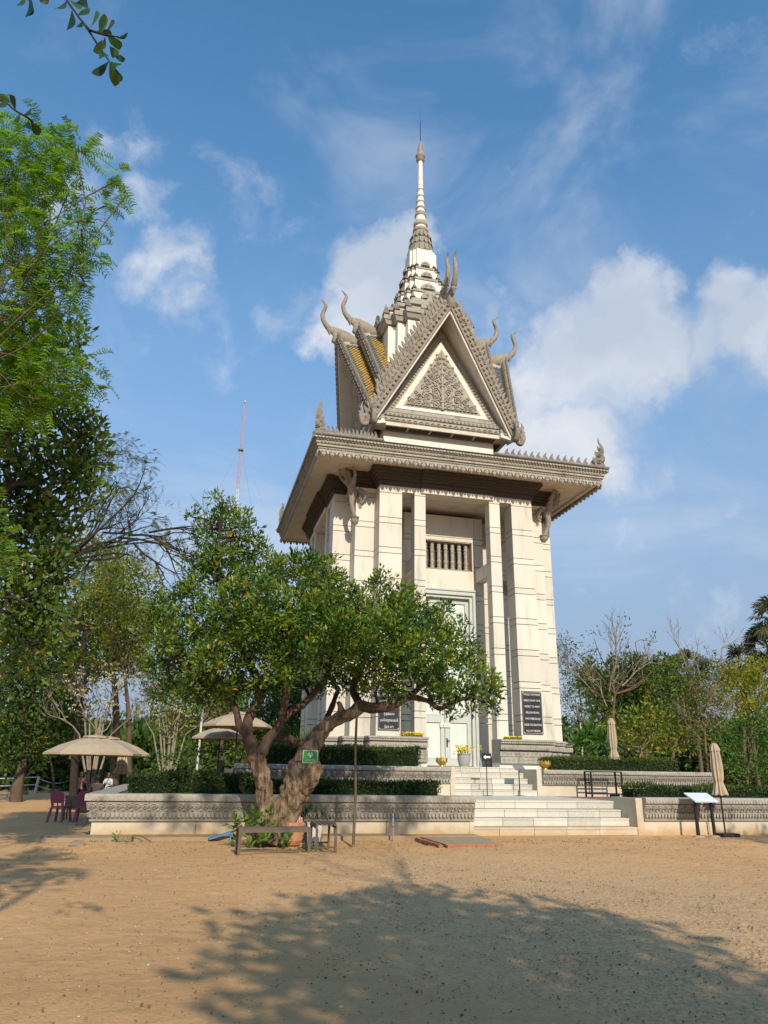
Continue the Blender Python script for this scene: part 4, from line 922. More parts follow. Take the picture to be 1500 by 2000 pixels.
# rope fence
WP = mat('white_post_paint', (.62,.62,.58), .7)
ps = [W(67,1553,z=0), W(148,1541,z=0), W(231,1530,z=0)]
hts = [W(70,1516,y=ps[0].y).z, W(150,1513,y=ps[1].y).z, W(234,1502,y=ps[2].y).z]
fe = empty('rope_fence', ps[0], 'low white posts joined by sagging ropes beside the path', 'fence')
for i, p in enumerate(ps):
    q = p-ps[0]; MB().tube([q, q+Vector((.1,0,hts[i]))], .07*(1+i*.3), 7).build('post', WP, fe)
ends = [ps[0]+Vector((-18,6,0))]+ps+[ps[2]+Vector((14,4,0))]; hh = [hts[0]]+hts+[hts[2]]
for i in range(4):
    for f in (.95,.55):
        pts = []
        for k in range(13):
            u = k/12; p = (ends[i]-ps[0]).lerp(ends[i+1]-ps[0], u); pts.append(p+Vector((0,0,(hh[i]*(1-u)+hh[i+1]*u)*f-.45*4*u*(1-u)*(.6+.4*(i%2)))))
        MB().tube(pts, .03, 4).build('rope', WP, fe)
# white pole, lamp, mast
p = W(384,1505,y=0); tag(MB().tube([(p.x,0,0),(p.x+.02,0,4.65)], .05, 8).build('white_pole', WP), 'tall slim white pole left of the open parasols', 'pole')
p = W(1138,1480,y=14.)
lp = empty('garden_lamp', (p.x,14,0), 'white lamp post with square head among trees right of the tower', 'lamp'); zt = W(1136,1382,y=14).z
MB().tube([(0,0,0),(0,0,zt)], .06, 8).build('post', WP, lp); MB().obox((-.1,-.15,zt+.05), (.32,0,0), Vector((0,.3,.1)), Vector((0,-.02,.06))).build('lamp_head', mat('lamp_glass', (.35,.38,.42), .2), lp)
ms = empty('radio_mast', (-6.42,90,0), 'thin red and white lattice radio mast rising far behind the trees', 'mast')
RED = mat('mast_red', (.58,.34,.33), .7); MW = mat('mast_white', (.72,.72,.70), .7)
ang = [2*PI*k/3 for k in range(3)]
for s in range(8):
    z0, z1 = s*8.1, (s+1)*8.1-.05; mb = MB(); r = .26
    for a in ang: mb.tube([(r*math.cos(a),r*math.sin(a),z0),(r*math.cos(a),r*math.sin(a),z1)], .055, 4)
    for k in range(9):
        za = z0+k*.9; zb = za+.9
        for j in range(3): a, b = ang[j], ang[(j+1)%3]; mb.tube([(r*math.cos(a),r*math.sin(a),za),(r*math.cos(b),r*math.sin(b),zb)], .03, 3)
    mb.build('mast_section', RED if s in (7,6,2,3) else MW, ms)
for z in (56,44): MB().box(-.45,.45,-.45,.45,z,z+.15).build('mast_collar', BLACK, ms)
MB().lathe([(.05,64.8),(.05,65.6),(.2,65.7),(.2,66.1),(.05,66.3)], 8).build('beacon', GREYM, ms)
for z, rr in ((57,26),(44,18)):
    for a in (2.6,-.6,.9): MB().tube([(0,0,z),(rr*math.cos(a),rr*math.sin(a),0)], .02, 3).build('guy_wire', GREYM, ms)
# dark table with white sheet and small yellow box behind the tree
p = W(465,1500,y=-7.5)
t = empty('dark_stand', (p.x,-7.5,T1), 'dark metal stand with white panel behind the gnarled tree', 'stand')
for x in (-.5,0,.5):
    for y in (-.25,.25): MB().box(x-.03,x+.03,y-.03,y+.03,0,.8).build('leg', BLACK, t)
MB().box(-.55,.55,-.3,.3,.8,.84).build('table_top', BLACK, t); MB().box(.06,.4,-.27,-.25,.2,.76).build('white_panel', LETW, t)
MB().box(.1,.42,-.15,.1,.845,1.07).build('yellow_box', mat('yellow_box', (.55,.30,.04), .7), t)
# ------------------------------------------------------------------ ground
def ground_mat():
    m = bpy.data.materials.new('packed_dirt'); m.use_nodes = True; n = m.node_tree.nodes; l = m.node_tree.links; p = n['Principled BSDF']; p.inputs['Roughness'].default_value = .95; p.inputs['Specular IOR Level'].default_value = .1
    g = n.new('ShaderNodeNewGeometry')
    def nz(sc, d, r=.6):
        q = n.new('ShaderNodeTexNoise'); q.inputs['Scale'].default_value = sc; q.inputs['Detail'].default_value = d; q.inputs['Roughness'].default_value = r; l.new(g.outputs['Position'], q.inputs['Vector']); return q.outputs[0]
    def mrg(i, a, b, lo=0, hi=1):
        q = n.new('ShaderNodeMapRange'); q.interpolation_type = 'SMOOTHSTEP'; l.new(i, q.inputs[0]); q.inputs[1].default_value = a; q.inputs[2].default_value = b; q.inputs[3].default_value = lo; q.inputs[4].default_value = hi; return q.outputs[0]
    def mix(f, a, b):
        q = n.new('ShaderNodeMix'); q.data_type = 'RGBA'; l.new(f, q.inputs[0])
        for k, v in ((6, a), (7, b)):
            if isinstance(v, tuple): q.inputs[k].default_value = (*v, 1)
            else: l.new(v, q.inputs[k])
        return q.outputs[2]
    base = mix(mrg(nz(.45,6), .3, .7), (.80,.47,.225), (.69,.395,.185))
    st_ = n.new('ShaderNodeMapping'); l.new(g.outputs['Position'], st_.inputs[0]); st_.inputs['Scale'].default_value = (.5,2.2,1); st_.inputs['Rotation'].default_value = (0,0,.25)
    q_ = n.new('ShaderNodeTexNoise'); q_.inputs['Scale'].default_value = 1.3; q_.inputs['Detail'].default_value = 7; q_.inputs['Distortion'].default_value = .8; l.new(st_.outputs[0], q_.inputs['Vector'])
    base = mix(mrg(q_.outputs[0], .5, .72, 0, .55), base, (.50,.30,.135))
    base = mix(mrg(nz(6,8,.7), .35, .75, 0, .6), base, (.56,.34,.155))
    # greyer gravelly patch right of centre
    vm = n.new('ShaderNodeVectorMath'); vm.operation = 'MULTIPLY'; l.new(g.outputs['Position'], vm.inputs[0]); vm.inputs[1].default_value = (1,.55,0)
    ds = n.new('ShaderNodeVectorMath'); ds.operation = 'DISTANCE'; l.new(vm.outputs[0], ds.inputs[0]); ds.inputs[1].default_value = (-4.9,-25.5*.55,0)
    ad = n.new('ShaderNodeMath'); ad.operation = 'MULTIPLY_ADD'; l.new(nz(1.1,7,.65), ad.inputs[0]); ad.inputs[1].default_value = 5; l.new(ds.outputs['Value'], ad.inputs[2])
    patch = mrg(ad.outputs[0], 8.4, 4.2, 0, .85)
    base = mix(patch, base, mix(mrg(nz(22,6,.7), .4, .62), (.82,.545,.30), (.52,.345,.19)))
    # fine dark grit everywhere
    base = mix(mrg(nz(70,3,.6), .62, .74, 0, .55), base, (.18,.125,.075))
    base = mix(mrg(nz(38,4,.7), .66, .8, 0, .5), base, (.72,.56,.37))
    l.new(base, p.inputs['Base Color'])
    b = n.new('ShaderNodeBump'); b.inputs['Strength'].default_value = .9; b.inputs['Distance'].default_value = .03
    hs = n.new('ShaderNodeMath'); hs.operation = 'MULTIPLY_ADD'; l.new(nz(4,9,.7), hs.inputs[0]); hs.inputs[1].default_value = 3; l.new(nz(45,5,.7), hs.inputs[2])
    l.new(hs.outputs[0], b.inputs['Height']); l.new(b.outputs[0], p.inputs['Normal']); return m
GM = ground_mat()
mb = MB(); nx = 90; xs = list(np.concatenate([-16+28*np.linspace(0,1,nx)])); ys = list(-40+26.4*np.linspace(0,1,90))
vs = []
for y in ys:
    for x in xs:
        k = min(1, max(0, (-14.9-y)/1.5))*min(1, (x+16)/2)*min(1, (12-x)/2)*min(1, (y+40)/2)
        vs.append((x, y, k*(.035*math.sin(x*.9+y*.5)+.03*math.sin(x*.31-y*.8+1)+.012*math.sin(x*3.1+y*2.3)+.008*math.sin(x*6.7-y*5.1))-.0))
w_ = len(xs); mb.add(vs, [(j*w_+i,j*w_+i+1,(j+1)*w_+i+1,(j+1)*w_+i) for j in range(len(ys)-1) for i in range(w_-1)], 0, True)
x0, x1, y0, y1 = xs[0], xs[-1], ys[0], ys[-1]; B = 1500
o_ = [(-B,-B),(B,-B),(B,B),(-B,B)]; i_ = [(x0,y0),(x1,y0),(x1,y1),(x0,y1)]
mb.add([(x,y,0) for x, y in o_+i_], [(k,(k+1)%4,4+(k+1)%4,4+k) for k in range(4)])
struct(mb.build('ground', GM))
RS = np.random.RandomState(11)
def gz(x, y):
    k = np.clip((-14.9-y)/1.5,0,1)*np.clip((x+16)/2,0,1)*np.clip((12-x)/2,0,1)*np.clip((y+40)/2,0,1)
    return k*(.035*np.sin(x*.9+y*.5)+.03*np.sin(x*.31-y*.8+1)+.012*np.sin(x*3.1+y*2.3)+.008*np.sin(x*6.7-y*5.1))
def np_mesh(name, V, F, mats, tint=None, smooth=False):
    """V (n,3), F (m,k) -> mesh quickly; tint per vertex"""
    me = bpy.data.meshes.new(name); n, (m, k) = len(V), F.shape
    me.vertices.add(n); me.vertices.foreach_set('co', V.astype(np.float32).ravel()); me.loops.add(m*k); me.loops.foreach_set('vertex_index', F.astype(np.int32).ravel())
    me.polygons.add(m); me.polygons.foreach_set('loop_start', np.arange(0,m*k,k,dtype=np.int32)); me.polygons.foreach_set('loop_total', np.full(m,k,dtype=np.int32))
    if tint is not None:
        a = me.attributes.new('tint', 'FLOAT', 'POINT'); a.data.foreach_set('value', tint.astype(np.float32))
    me.update(calc_edges=True); me.validate()
    for q in (mats if isinstance(mats, (list, tuple)) else [mats]): me.materials.append(q)
    return me
def unit(v): return v/np.maximum(np.linalg.norm(v, axis=1, keepdims=True), 1e-9)
def leaves(P, D, L, Wd, up=None, rs=RS, curl=.15):
    n = len(P); r = rs.normal(size=(n,3)); 
    if up is not None: r = r*.6+np.array(up)
    S_ = unit(np.cross(D, r)); Nn = np.cross(S_, D)
    L = np.broadcast_to(L, (n,))[:,None]; Wd = np.broadcast_to(Wd, (n,))[:,None]
    a = P; b = P+D*L*.45+S_*Wd+Nn*L*curl; c = P+D*L; d = P+D*L*.45-S_*Wd+Nn*L*curl
    V = np.stack([a,b,c,d],1).reshape(-1,3); F = np.arange(4*n).reshape(n,4); return V, F
def scatter_ground(name, n, box, size, mtl, kind='stuff', flat=.3, bias=None):
    x = RS.uniform(box[0], box[1], n*3); y = RS.uniform(box[2], box[3], n*3)
    # only what the camera can resolve: denser near it
    keep = RS.rand(n*3) < (bias(x, y) if bias else 1); x, y = x[keep][:n], y[keep][:n]; n = len(x)
    D = unit(np.stack([RS.normal(size=n), RS.normal(size=n), RS.normal(size=n)*flat], 1)); s = size*np.minimum(np.exp(RS.normal(size=n)*.45), 2.2)
    P = np.stack([x, y, gz(x,y)+.006+s*.25], 1)-D*s[:,None]*.5
    V, F = leaves(P, D, s, s*.35, up=(0,0,1.5)); o = link(name, np_mesh(name, V, F, mtl, np.repeat(RS.rand(n),4)), kind=kind); return o
LITTER = leafmat('dry_litter', [(.06,.048,.03),(.11,.085,.05),(.20,.15,.09),(.09,.08,.045)], .0, .9)
nearb = lambda x, y: np.clip(1.3-((y+34)/22), .1, 1)*(.05+.95*np.exp(-(((x+6.3)/2.6)**2+((y+25)/4.5)**2))*np.clip(.5+.9*np.sin(x*3.1+1.7*np.sin(y*1.9))*np.sin(y*2.7+1.3*np.sin(x*2.3)),.05,1))
scatter_ground('leaf_litter', 52000, (-12,3,-32,-16), .014, LITTER, bias=nearb)
scatter_ground('leaf_litter', 3600, (-13.5,4,-22,-14.9), .022, LITTER, bias=lambda x, y: .15+.85*np.exp(-((y+16)/1.5)**2))
def pebbles(n):
    me = bmesh.new(); bmesh.ops.create_icosphere(me, subdivisions=1, radius=1); v0 = np.array([v.co[:] for v in me.verts]); f0 = np.array([[v.index for v in f.verts] for f in me.faces]); me.free()
    x = RS.uniform(-13,6,n); y = RS.uniform(-31,-15,n); s = np.minimum(.005*np.exp(RS.normal(size=n)*.5), .011)+.002
    sc = s[:,None]*(1+.4*RS.rand(n,3)); V = (v0[None]*sc[:,None,:]*np.array([1,1,.6])+np.stack([x,y,gz(x,y)+s*.3],1)[:,None,:]).reshape(-1,3)
    F = (f0[None]+(np.arange(n)*len(v0))[:,None,None]).reshape(-1,3); t = np.repeat(RS.rand(n), len(v0))
    return link('pebbles', np_mesh('pebbles', V, F, leafmat('pebble_colours', [(.12,.09,.07),(.30,.22,.15),(.45,.34,.24),(.55,.46,.36)], 0, .9), t), kind='stuff')
pebbles(5200)

# ------------------------------------------------------------------ foliage tools
def pxblob(px, py, r, y=None, d=None, sq=(1,1,1)):
    c = W(px, py, y=y, d=d); R_ = r*depth(c)/FPX; return (np.array(c), np.array([R_*sq[0], R_*sq[1], R_*sq[2]]))
def tuft_centres(blobs, dens, rs, shell=2.2, lump=.22):
    C_, O_ = [], []
    for c, r in blobs:
        n = max(4, int(dens*(r[0]*r[1]*r[2])**(2/3)))
        d = unit(rs.normal(size=(n,3))); u = rs.rand(n)**(1/shell)
        k = 1+lump*np.sin(d[:,0]*4+c[0])*np.cos(d[:,2]*5+c[1])+rs.normal(size=n)*lump*.5
        C_.append(c+d*r*(u*k)[:,None]); O_.append(d)
    return np.concatenate(C_), np.concatenate(O_)
def crown_mesh(name, blobs, dens, per, tuft, L, Wd, mtl, rs, up=.35, tshift=0., droop=0., tspread=.16):
    C_, O_ = tuft_centres(blobs, dens, rs); n = len(C_)
    tt = np.clip(rs.rand(n)*.6+.2+tshift, 0, 1)
    C2 = np.repeat(C_, per, 0); O2 = np.repeat(O_, per, 0); m = n*per
    J = unit(rs.normal(size=(m,3))); P = C2+J*(tuft*rs.rand(m)**.5)[:,None]
    D = unit(J*.9+O2*.6+np.array([0,0,up-droop])+rs.normal(size=(m,3))*.25)
    V, F = leaves(P, D, L*(.42+1.1*rs.rand(m)), Wd*(.6+.8*rs.rand(m)), rs=rs)
    t = np.clip(np.repeat(tt, per)+rs.normal(size=m)*tspread+(rs.rand(m) < .012)*.6, 0, 1)
    return np_mesh(name, V, F, mtl, np.repeat(t, 4)), C_
def frond_mesh(name, blobs, dens, Lf, pairs, ll, lw, mtl, rs, droop=.5, tshift=0.):
    C_, O_ = tuft_centres(blobs, dens, rs); n = len(C_)
    D = unit(O_*.5+rs.normal(size=(n,3))*.6+np.array([0,0,-.05])); L = Lf*(.6+.8*rs.rand(n)); S_ = unit(np.cross(D, np.array([0,0,1.])+rs.normal(size=(n,3))*.3))
    Vs, Ts = [], []; tt = np.clip(rs.rand(n)*.7+.15+tshift, 0, 1)
    for k in range(pairs):
        f = (k+.6)/pairs; P = C_+D*(L*f)[:,None]+np.array([0,0,-1.])*(droop*L*f*f)[:,None]
        for s in (-1, 1):
            q = unit(S_*s+D*.35+np.array([0,0,-.25])+rs.normal(size=(n,3))*.12); l_ = ll*(1.1-.5*abs(f-.45))
            w = unit(D+np.array([0,0,-droop*f]))*lw
            a = P-w*.5; b = P+q*l_*.9-w*.35; c = P+q*l_; d = P+w*.5+q*l_*.1
            Vs.append(np.stack([a,b,c,d],1)); Ts.append(np.repeat(tt,4))
    # rachis
    P1 = C_+D*L[:,None]+np.array([0,0,-1.])*(droop*L)[:,None]; w = S_*.004+np.array([0,0,.003])
    Vs.append(np.stack([C_-w,C_+w,P1+w*.4,P1-w*.4],1)); Ts.append(np.repeat(tt*.3,4))
    V = np.concatenate(Vs).reshape(-1,3); return np_mesh(name, V, np.arange(len(V)).reshape(-1,4), mtl, np.concatenate(Ts)), C_
BARK = mat('grey_brown_bark', (.15,.105,.07), .9, (.065,.045,.032), 5, 8, 1, .9, 18, stretch=(1,1,.3))
BARKL = mat('pale_flaking_bark', (.40,.28,.17), .9, (.06,.038,.026), 5, 9, .5, 3, 16, stain=(.05,.03,.022), stain_scale=2.2, stretch=(2.6,2.6,.55))
BARKD = mat('dark_bark', (.045,.032,.024), .9, (.03,.02,.015), 6)
BARKW = mat('pale_bare_wood', (.30,.25,.19), .9, (.20,.16,.12), 5)
def limbs_to(mb, starts, targets, r0, rs, r1=.008, n=5, wob=.12, mi=0, sub=3):
    """slender limbs from the nearest start point to each target"""
    S0 = np.array([s[:3] for s in starts]); 
    for t in targets:
        t = np.array(t); k = int(np.argmin(np.linalg.norm(S0-t, axis=1)+rs.rand(len(S0))*.3)); s = S0[k]; L = np.linalg.norm(t-s)
        if L < .05: continue
        q = [s]
        for f in (.35,.7): q.append(s+(t-s)*f+rs.normal(size=3)*L*wob+np.array([0,0,L*.05]))
        q.append(t); rr = [r0, r0*.7, r0*.45, r1]; p_, r_ = catmull([tuple(x) for x in q], rr, sub); mb.tube(p_, r_, n, mi, cap=False)
def twigs(mb, centres, joints, rs, count, r=.012, wob=.15):
    idx = rs.choice(len(centres), min(count, len(centres)), False); limbs_to(mb, joints, [centres[i] for i in idx], r, rs, .003, 3, wob, sub=2)
def tree(name, label, cat, group, base, blobs, mtl, bark, seed, dens=26, per=10, tuft=.3, L=.16, Wd=.04, r0=.18, tw=60, up=.3, frond=None, tshift=0, fork=.35, limbr=.4, drp=0, dk=2.4):
    rs = np.random.RandomState(seed); t = empty(name, base, label, cat, group); b0 = np.array(base)
    loc = [(c-b0, r) for c, r in blobs]; dens *= dk
    if frond: me, C_ = frond_mesh('crown', loc, dens, *frond, mtl, rs, tshift=tshift)
    else: me, C_ = crown_mesh('crown', loc, dens, per, tuft, L, Wd, mtl, rs, up=up, tshift=tshift, droop=drp)
    link('crown', me, t); cen = np.mean([c for c, r in loc], 0); top = max(c[2] for c, r in loc)
    low = min(c[2] for c, r in loc); fz = max(.25*top, min(low, top*.6))*fork*2 if fork else .5
    mb = MB(); fkp = np.array([cen[0]*.35, cen[1]*.35, min(fz, top*.7)]); p_, r_ = catmull([(0,0,-.05),tuple(fkp*.5+rs.normal(size=3)*.08),tuple(fkp),tuple(fkp*.5+cen*.5)], [r0*1.3,r0,r0*.8,r0*.45], 4)
    mb.tube(p_, r_, 8, lobes=.12); J = [tuple(p) for p in p_[5:]]
    limbs_to(mb, J, [c-np.array([0,0,r[2]*.3]) for c, r in loc], r0*limbr, rs, .015, 5, .1)
    J2 = J+[tuple(c) for c, r in loc]
    twigs(mb, C_, J2, rs, tw, .012*max(1, r0*5)); mb.build('trunk', bark, t); return t

# ------------------------------------------------------------------ the gnarled tree in front of the wall
LM = leafmat('glossy_green_leaves', [(.014,.034,.009),(.035,.085,.014),(.07,.15,.02),(.12,.21,.025),(.20,.26,.03),(.28,.27,.03),(.45,.24,.03)], .3, .4)
GT = empty('gnarled_tree', (-8.35,-15.8,0), 'spreading green tree with a twisted forked trunk before the low carved wall', 'tree'); gb = Vector(GT.location)
def PXY(lst, yd): return [tuple(W(px, py, y=yy)-gb) for px, py, yy in [(a[0], a[1], a[2] if len(a) > 2 else yd) for a in lst]]
mb = MB(); mbd = MB(); gk = 19.6/1431
def gl(lst, yd, rp, lob=.14, n=12, sub=8, seed=0):
    rp = [r*.9 for r in rp]
    n = int(n*1.7)
    p_, r_ = catmull(PXY(lst, yd), [r*gk for r in rp], sub); (mbd if seed in (2,3,5,7,8,9,12,13) else mb).tube(p_, r_, n, 0, lobes=lob, seed=seed); return [tuple(p) for p in p_]
J = []
gl([(512,1668,-15.9),(516,1640,-15.9),(522,1600,-15.9),(518,1560),(515,1530),(508,1498),(500,1470)], -15.8, [30,20,17,15,15,15,16], .16, 16, seed=1)
gl([(530,1655,-16.1),(545,1615,-16.0),(566,1570,-16.1),(580,1535,-16.2),(592,1505,-16.2),(602,1470,-16.1),(625,1432,-16.0),(650,1410,-16),(688,1392,-16),(706,1376,-16)], -16, [26,23,24,26,26,20,15,12,11,11], .2, 22, seed=4)
gl([(590,1545,-16.3),(600,1520,-16.4),(612,1500,-16.4),(611,1480,-16.3)], -16.4, [12,18,16,7], .22, 12, seed=6)
J += gl([(502,1478,-15.8),(488,1448),(482,1420),(492,1392),(505,1360),(500,1320),(470,1260),(440,1180),(425,1100),(430,1030)], -15.7, [14,12,11,9,8,7,6,5,4,2], .15, 10, seed=2)
J += gl([(505,1475,-15.8),(520,1452),(540,1422),(562,1395),(590,1376,-15.9),(614,1354),(640,1318),(650,1260),(640,1200)], -15.9, [12,10,8,7,7,6,5,4,3], .15, 10, seed=3)
J += gl([(490,1440,-15.7),(470,1424),(462,1392),(450,1370),(425,1358),(405,1345),(370,1310),(330,1270)], -15.6, [8,7,6,6,5,5,4,2], .12, 8, seed=5)
J += gl([(525,1440,-15.4),(555,1440,-15),(592,1452,-14.9),(620,1440,-14.8),(640,1400,-14.7),(660,1350,-14.6)], -15, [9,9,8,7,6,4], .15, 8, seed=8)
J += gl([(700,1380,-16),(740,1382,-16.2),(775,1374,-16.2),(800,1362,-16.1),(830,1366,-16),(858,1384,-16),(886,1370,-16),(920,1362,-16),(945,1372)], -16, [12,10,8,6,5,5,4,3,2], .14, 10, seed=7)
J += gl([(706,1378,-15.9),(690,1350,-15.6),(700,1310,-15.4),(730,1260,-15.2),(745,1210)], -15.4, [8,7,6,4,3], .12, 8, seed=9)
J += gl([(798,1364,-16.1),(830,1330,-16),(860,1300,-15.9),(850,1250,-15.8)], -16, [6,5,4,2], .12, 8, seed=12)
J += gl([(655,1408,-16),(668,1388,-16),(662,1370,-16)], -16, [10,6,3], .4, 8, seed=10)
J += gl([(545,1415,-15.9),(560,1350,-16.3),(545,1290,-16.5),(560,1230,-16.5)], -16, [8,6,5,3], .12, 8, seed=13)

def roughen(mb, amt, seed, sc=3.5):
    V = np.array(mb.v); r = np.random.RandomState(seed); o = np.zeros_like(V)
    for k in range(5):
        f = sc*(1.9**k); ph = r.rand(3,3)*6; w = amt*.62**k
        for a in range(3): o[:,a] += w*np.sin(V[:,0]*f+ph[a,0]+1.7*np.sin(V[:,2]*f*.35+ph[a,2]))*np.cos(V[:,1]*f+ph[a,1]+V[:,2]*f*.22)
    mb.v = [tuple(p) for p in V+o]
roughen(mb, .022, 3, 5)
mb.build('trunk', BARKL, GT); roughen(mbd, .015, 4, 6)
mbd.build('main_limbs', mat('dark_reddish_bark', (.13,.085,.06), .9, (.04,.028,.02), 7, 8, .9, 1.6, 18, stretch=(1.8,1.8,.5)), GT, kind='stuff')
GB = [(560,1330,34,-15.2),(610,1345,24,-15.6),(655,1335,26,-15.3),(450,1345,26,-15.2),(520,1350,22,-15.2),(770,1350,20,-15.4),(870,1365,22,-15.4),(720,1345,22,-15.4),(430,1008,34,-15.3),(470,1030,40,-15.6),(405,1050,34,-15.2),(440,1085,48,-15.8),(490,1080,35,-15),(395,1115,42,-15.5),(450,1140,62,-15),(385,1170,40,-16.3),
 (520,1120,50,-16),(560,1125,50,-15),(610,1130,62,-15.8),(665,1165,50,-15.2),(700,1190,48,-16.2),(765,1178,46,-15.6),(800,1195,42,-14.8),(845,1215,40,-15.6),(880,1255,44,-16),
 (915,1290,38,-15.4),(935,1325,32,-16),(952,1358,24,-15.8),(965,1385,18,-16),(330,1185,40,-15.4),(308,1225,36,-15.9),(345,1240,48,-16.4),(330,1290,40,-15.4),(362,1320,44,-15),(400,1240,62,-14.4),
 (410,1290,60,-16.9),(460,1215,80,-16.9),(520,1190,75,-17.2),(580,1200,80,-16.9),(500,1290,70,-16.2),(570,1290,65,-17),(640,1230,75,-17.3),(650,1300,55,-16.3),(700,1260,72,-16.9),
 (760,1240,72,-17.1),(820,1270,66,-16.9),(740,1310,50,-16.4),(800,1320,50,-16.6),(860,1325,48,-16.9),(900,1350,34,-16.4),(840,1350,30,-15.6),(600,1250,80,-14.2),(700,1230,80,-14.0),(800,1250,70,-14.2),
 (500,1230,80,-13.8),(430,1330,40,-16.2),(470,1345,26,-15.8),(540,1330,30,-16),(760,1345,22,-16.2),(690,1330,24,-16.1),(320,1260,30,-17),(880,1390,14,-16),(925,1385,14,-16),(300,1300,26,-15.6),(330,1345,30,-15.2),(365,1360,26,-15.8),(420,1365,26,-15.4),(310,1205,24,-15.2),(500,1060,18,-15.6),(425,975,16,-15.4),(515,1075,14,-15),
 (625,1100,22,-15.4),(575,1095,20,-15.6),(655,1120,20,-15),(745,1140,24,-15.4),(790,1160,20,-15.2),(865,1190,16,-15.4),(895,1225,18,-15.2),(925,1270,18,-15.4),(965,1345,14,-15.6),(375,1010,14,-15.4),(365,1090,16,-15.2),(370,1140,20,-15.6)]
GB = [pxblob(a, b, r, y=y, sq=(1,1.15,.9)) for a, b, r, y in GB]
GB = [(c-np.array(gb), r) for c, r in GB]
rs = np.random.RandomState(5)
me, C_ = crown_mesh('crown', GB, 92, 22, .17, .125, .026, LM, rs, up=.45, tspread=.1, tshift=-.1)
link('crown', me, GT)
mb = MB(); limbs_to(mb, J, [c for c, r in GB], .05, rs, .015, 5, .1); twigs(mb, C_, J+[tuple(c) for c, r in GB], rs, 420, .014, .12); mb.build('limbs', BARKD, GT, kind='stuff')
# climbing greens around its foot
VINE = leafmat('bright_vine_leaves', [(.03,.08,.012),(.07,.16,.02),(.14,.24,.03),(.2,.26,.04)], .3)
def shrub(name, label, cat, group, base, blobs, mtl, seed, **k):
    rs = np.random.RandomState(seed); t = empty(name, base, label, cat, group); b0 = np.array(base); loc = [(c-b0, r) for c, r in blobs]
    a = dict(dens=60, per=9, tuft=.12, L=.12, Wd=.03); tw = k.pop('tw', 14); br = k.pop('bark', BARK); rr = k.pop('r', .012); a.update(k)
    me, C_ = crown_mesh('foliage', loc, a['dens'], a['per'], a['tuft'], a['L'], a['Wd'], mtl, rs, up=a.get('up', .3), tshift=a.get('tshift', 0), droop=a.get('drp', 0)); link('foliage', me, t)
    mb = MB(); limbs_to(mb, [(0,0,0),(.05,0,.02)], [C_[i] for i in rs.choice(len(C_), min(tw, len(C_)), False)], rr, rs, .003, 4, .12); mb.build('stems', br, t); return t
shrub('climbing_plant', 'broad leaved green vine at the foot of the gnarled trunk', 'plant', None, (-8.95,-16.3,0), [pxblob(a,b,r,y=-16.7) for a, b, r in ((478,1612,16),(500,1600,16),(470,1640,12),(500,1635,16),(530,1612,14),(485,1660,8),(520,1590,8),(548,1630,8),(490,1590,9),(590,1665,7),(562,1640,6),(455,1608,6))], VINE, 3, dens=130, per=5, L=.14, Wd=.045, tuft=.1)
shrub('weeds', 'low weeds at the foot of the bench', 'plant', None, (-8.2,-18.,0), [pxblob(a,b,r,y=-17.9) for a, b, r in ((560,1672,6),(585,1668,7),(600,1660,6),(540,1672,4))], VINE, 4, dens=200, per=4, L=.09, Wd=.025, tuft=.06, tw=1)
shrub('weeds', 'low weeds along the dirt kerb left of the bench', 'plant', None, (-11.2,-15.2,0), [pxblob(a,b,r,y=-15.1) for a, b, r in ((225,1650,6),(235,1652,6),(255,1648,5),(340,1650,5),(178,1650,6),(200,1655,6),(228,1633,5))], VINE, 6, dens=200, per=4, L=.08, Wd=.02, tuft=.07, tw=1)
DKL = leafmat('dark_strap_leaves', [(.008,.02,.008),(.02,.045,.014),(.04,.09,.02)], .15)
shrub('potted_plants', 'dark strappy plants between the bench and the wall', 'plant', None, (-7.5,-15.2,0), [pxblob(a,b,r,y=-15.1) for a, b, r in ((600,1598,13),(620,1594,14),(635,1600,12),(585,1602,10))], DKL, 5, dens=110, per=7, L=.2, Wd=.015, tuft=.08, up=1.2)
shrub('tall_grass_clump', 'pale grass clump growing above the hedge behind the trunk', 'plant', None, tuple(W(600,1470,y=-8.1)), [pxblob(a,b,r,y=-8.1) for a, b, r in ((600,1450,14),(610,1440,12),(590,1455,12))], VINE, 8, dens=60, per=7, L=.3, Wd=.014, tuft=.12, up=1.4, tshift=.3)

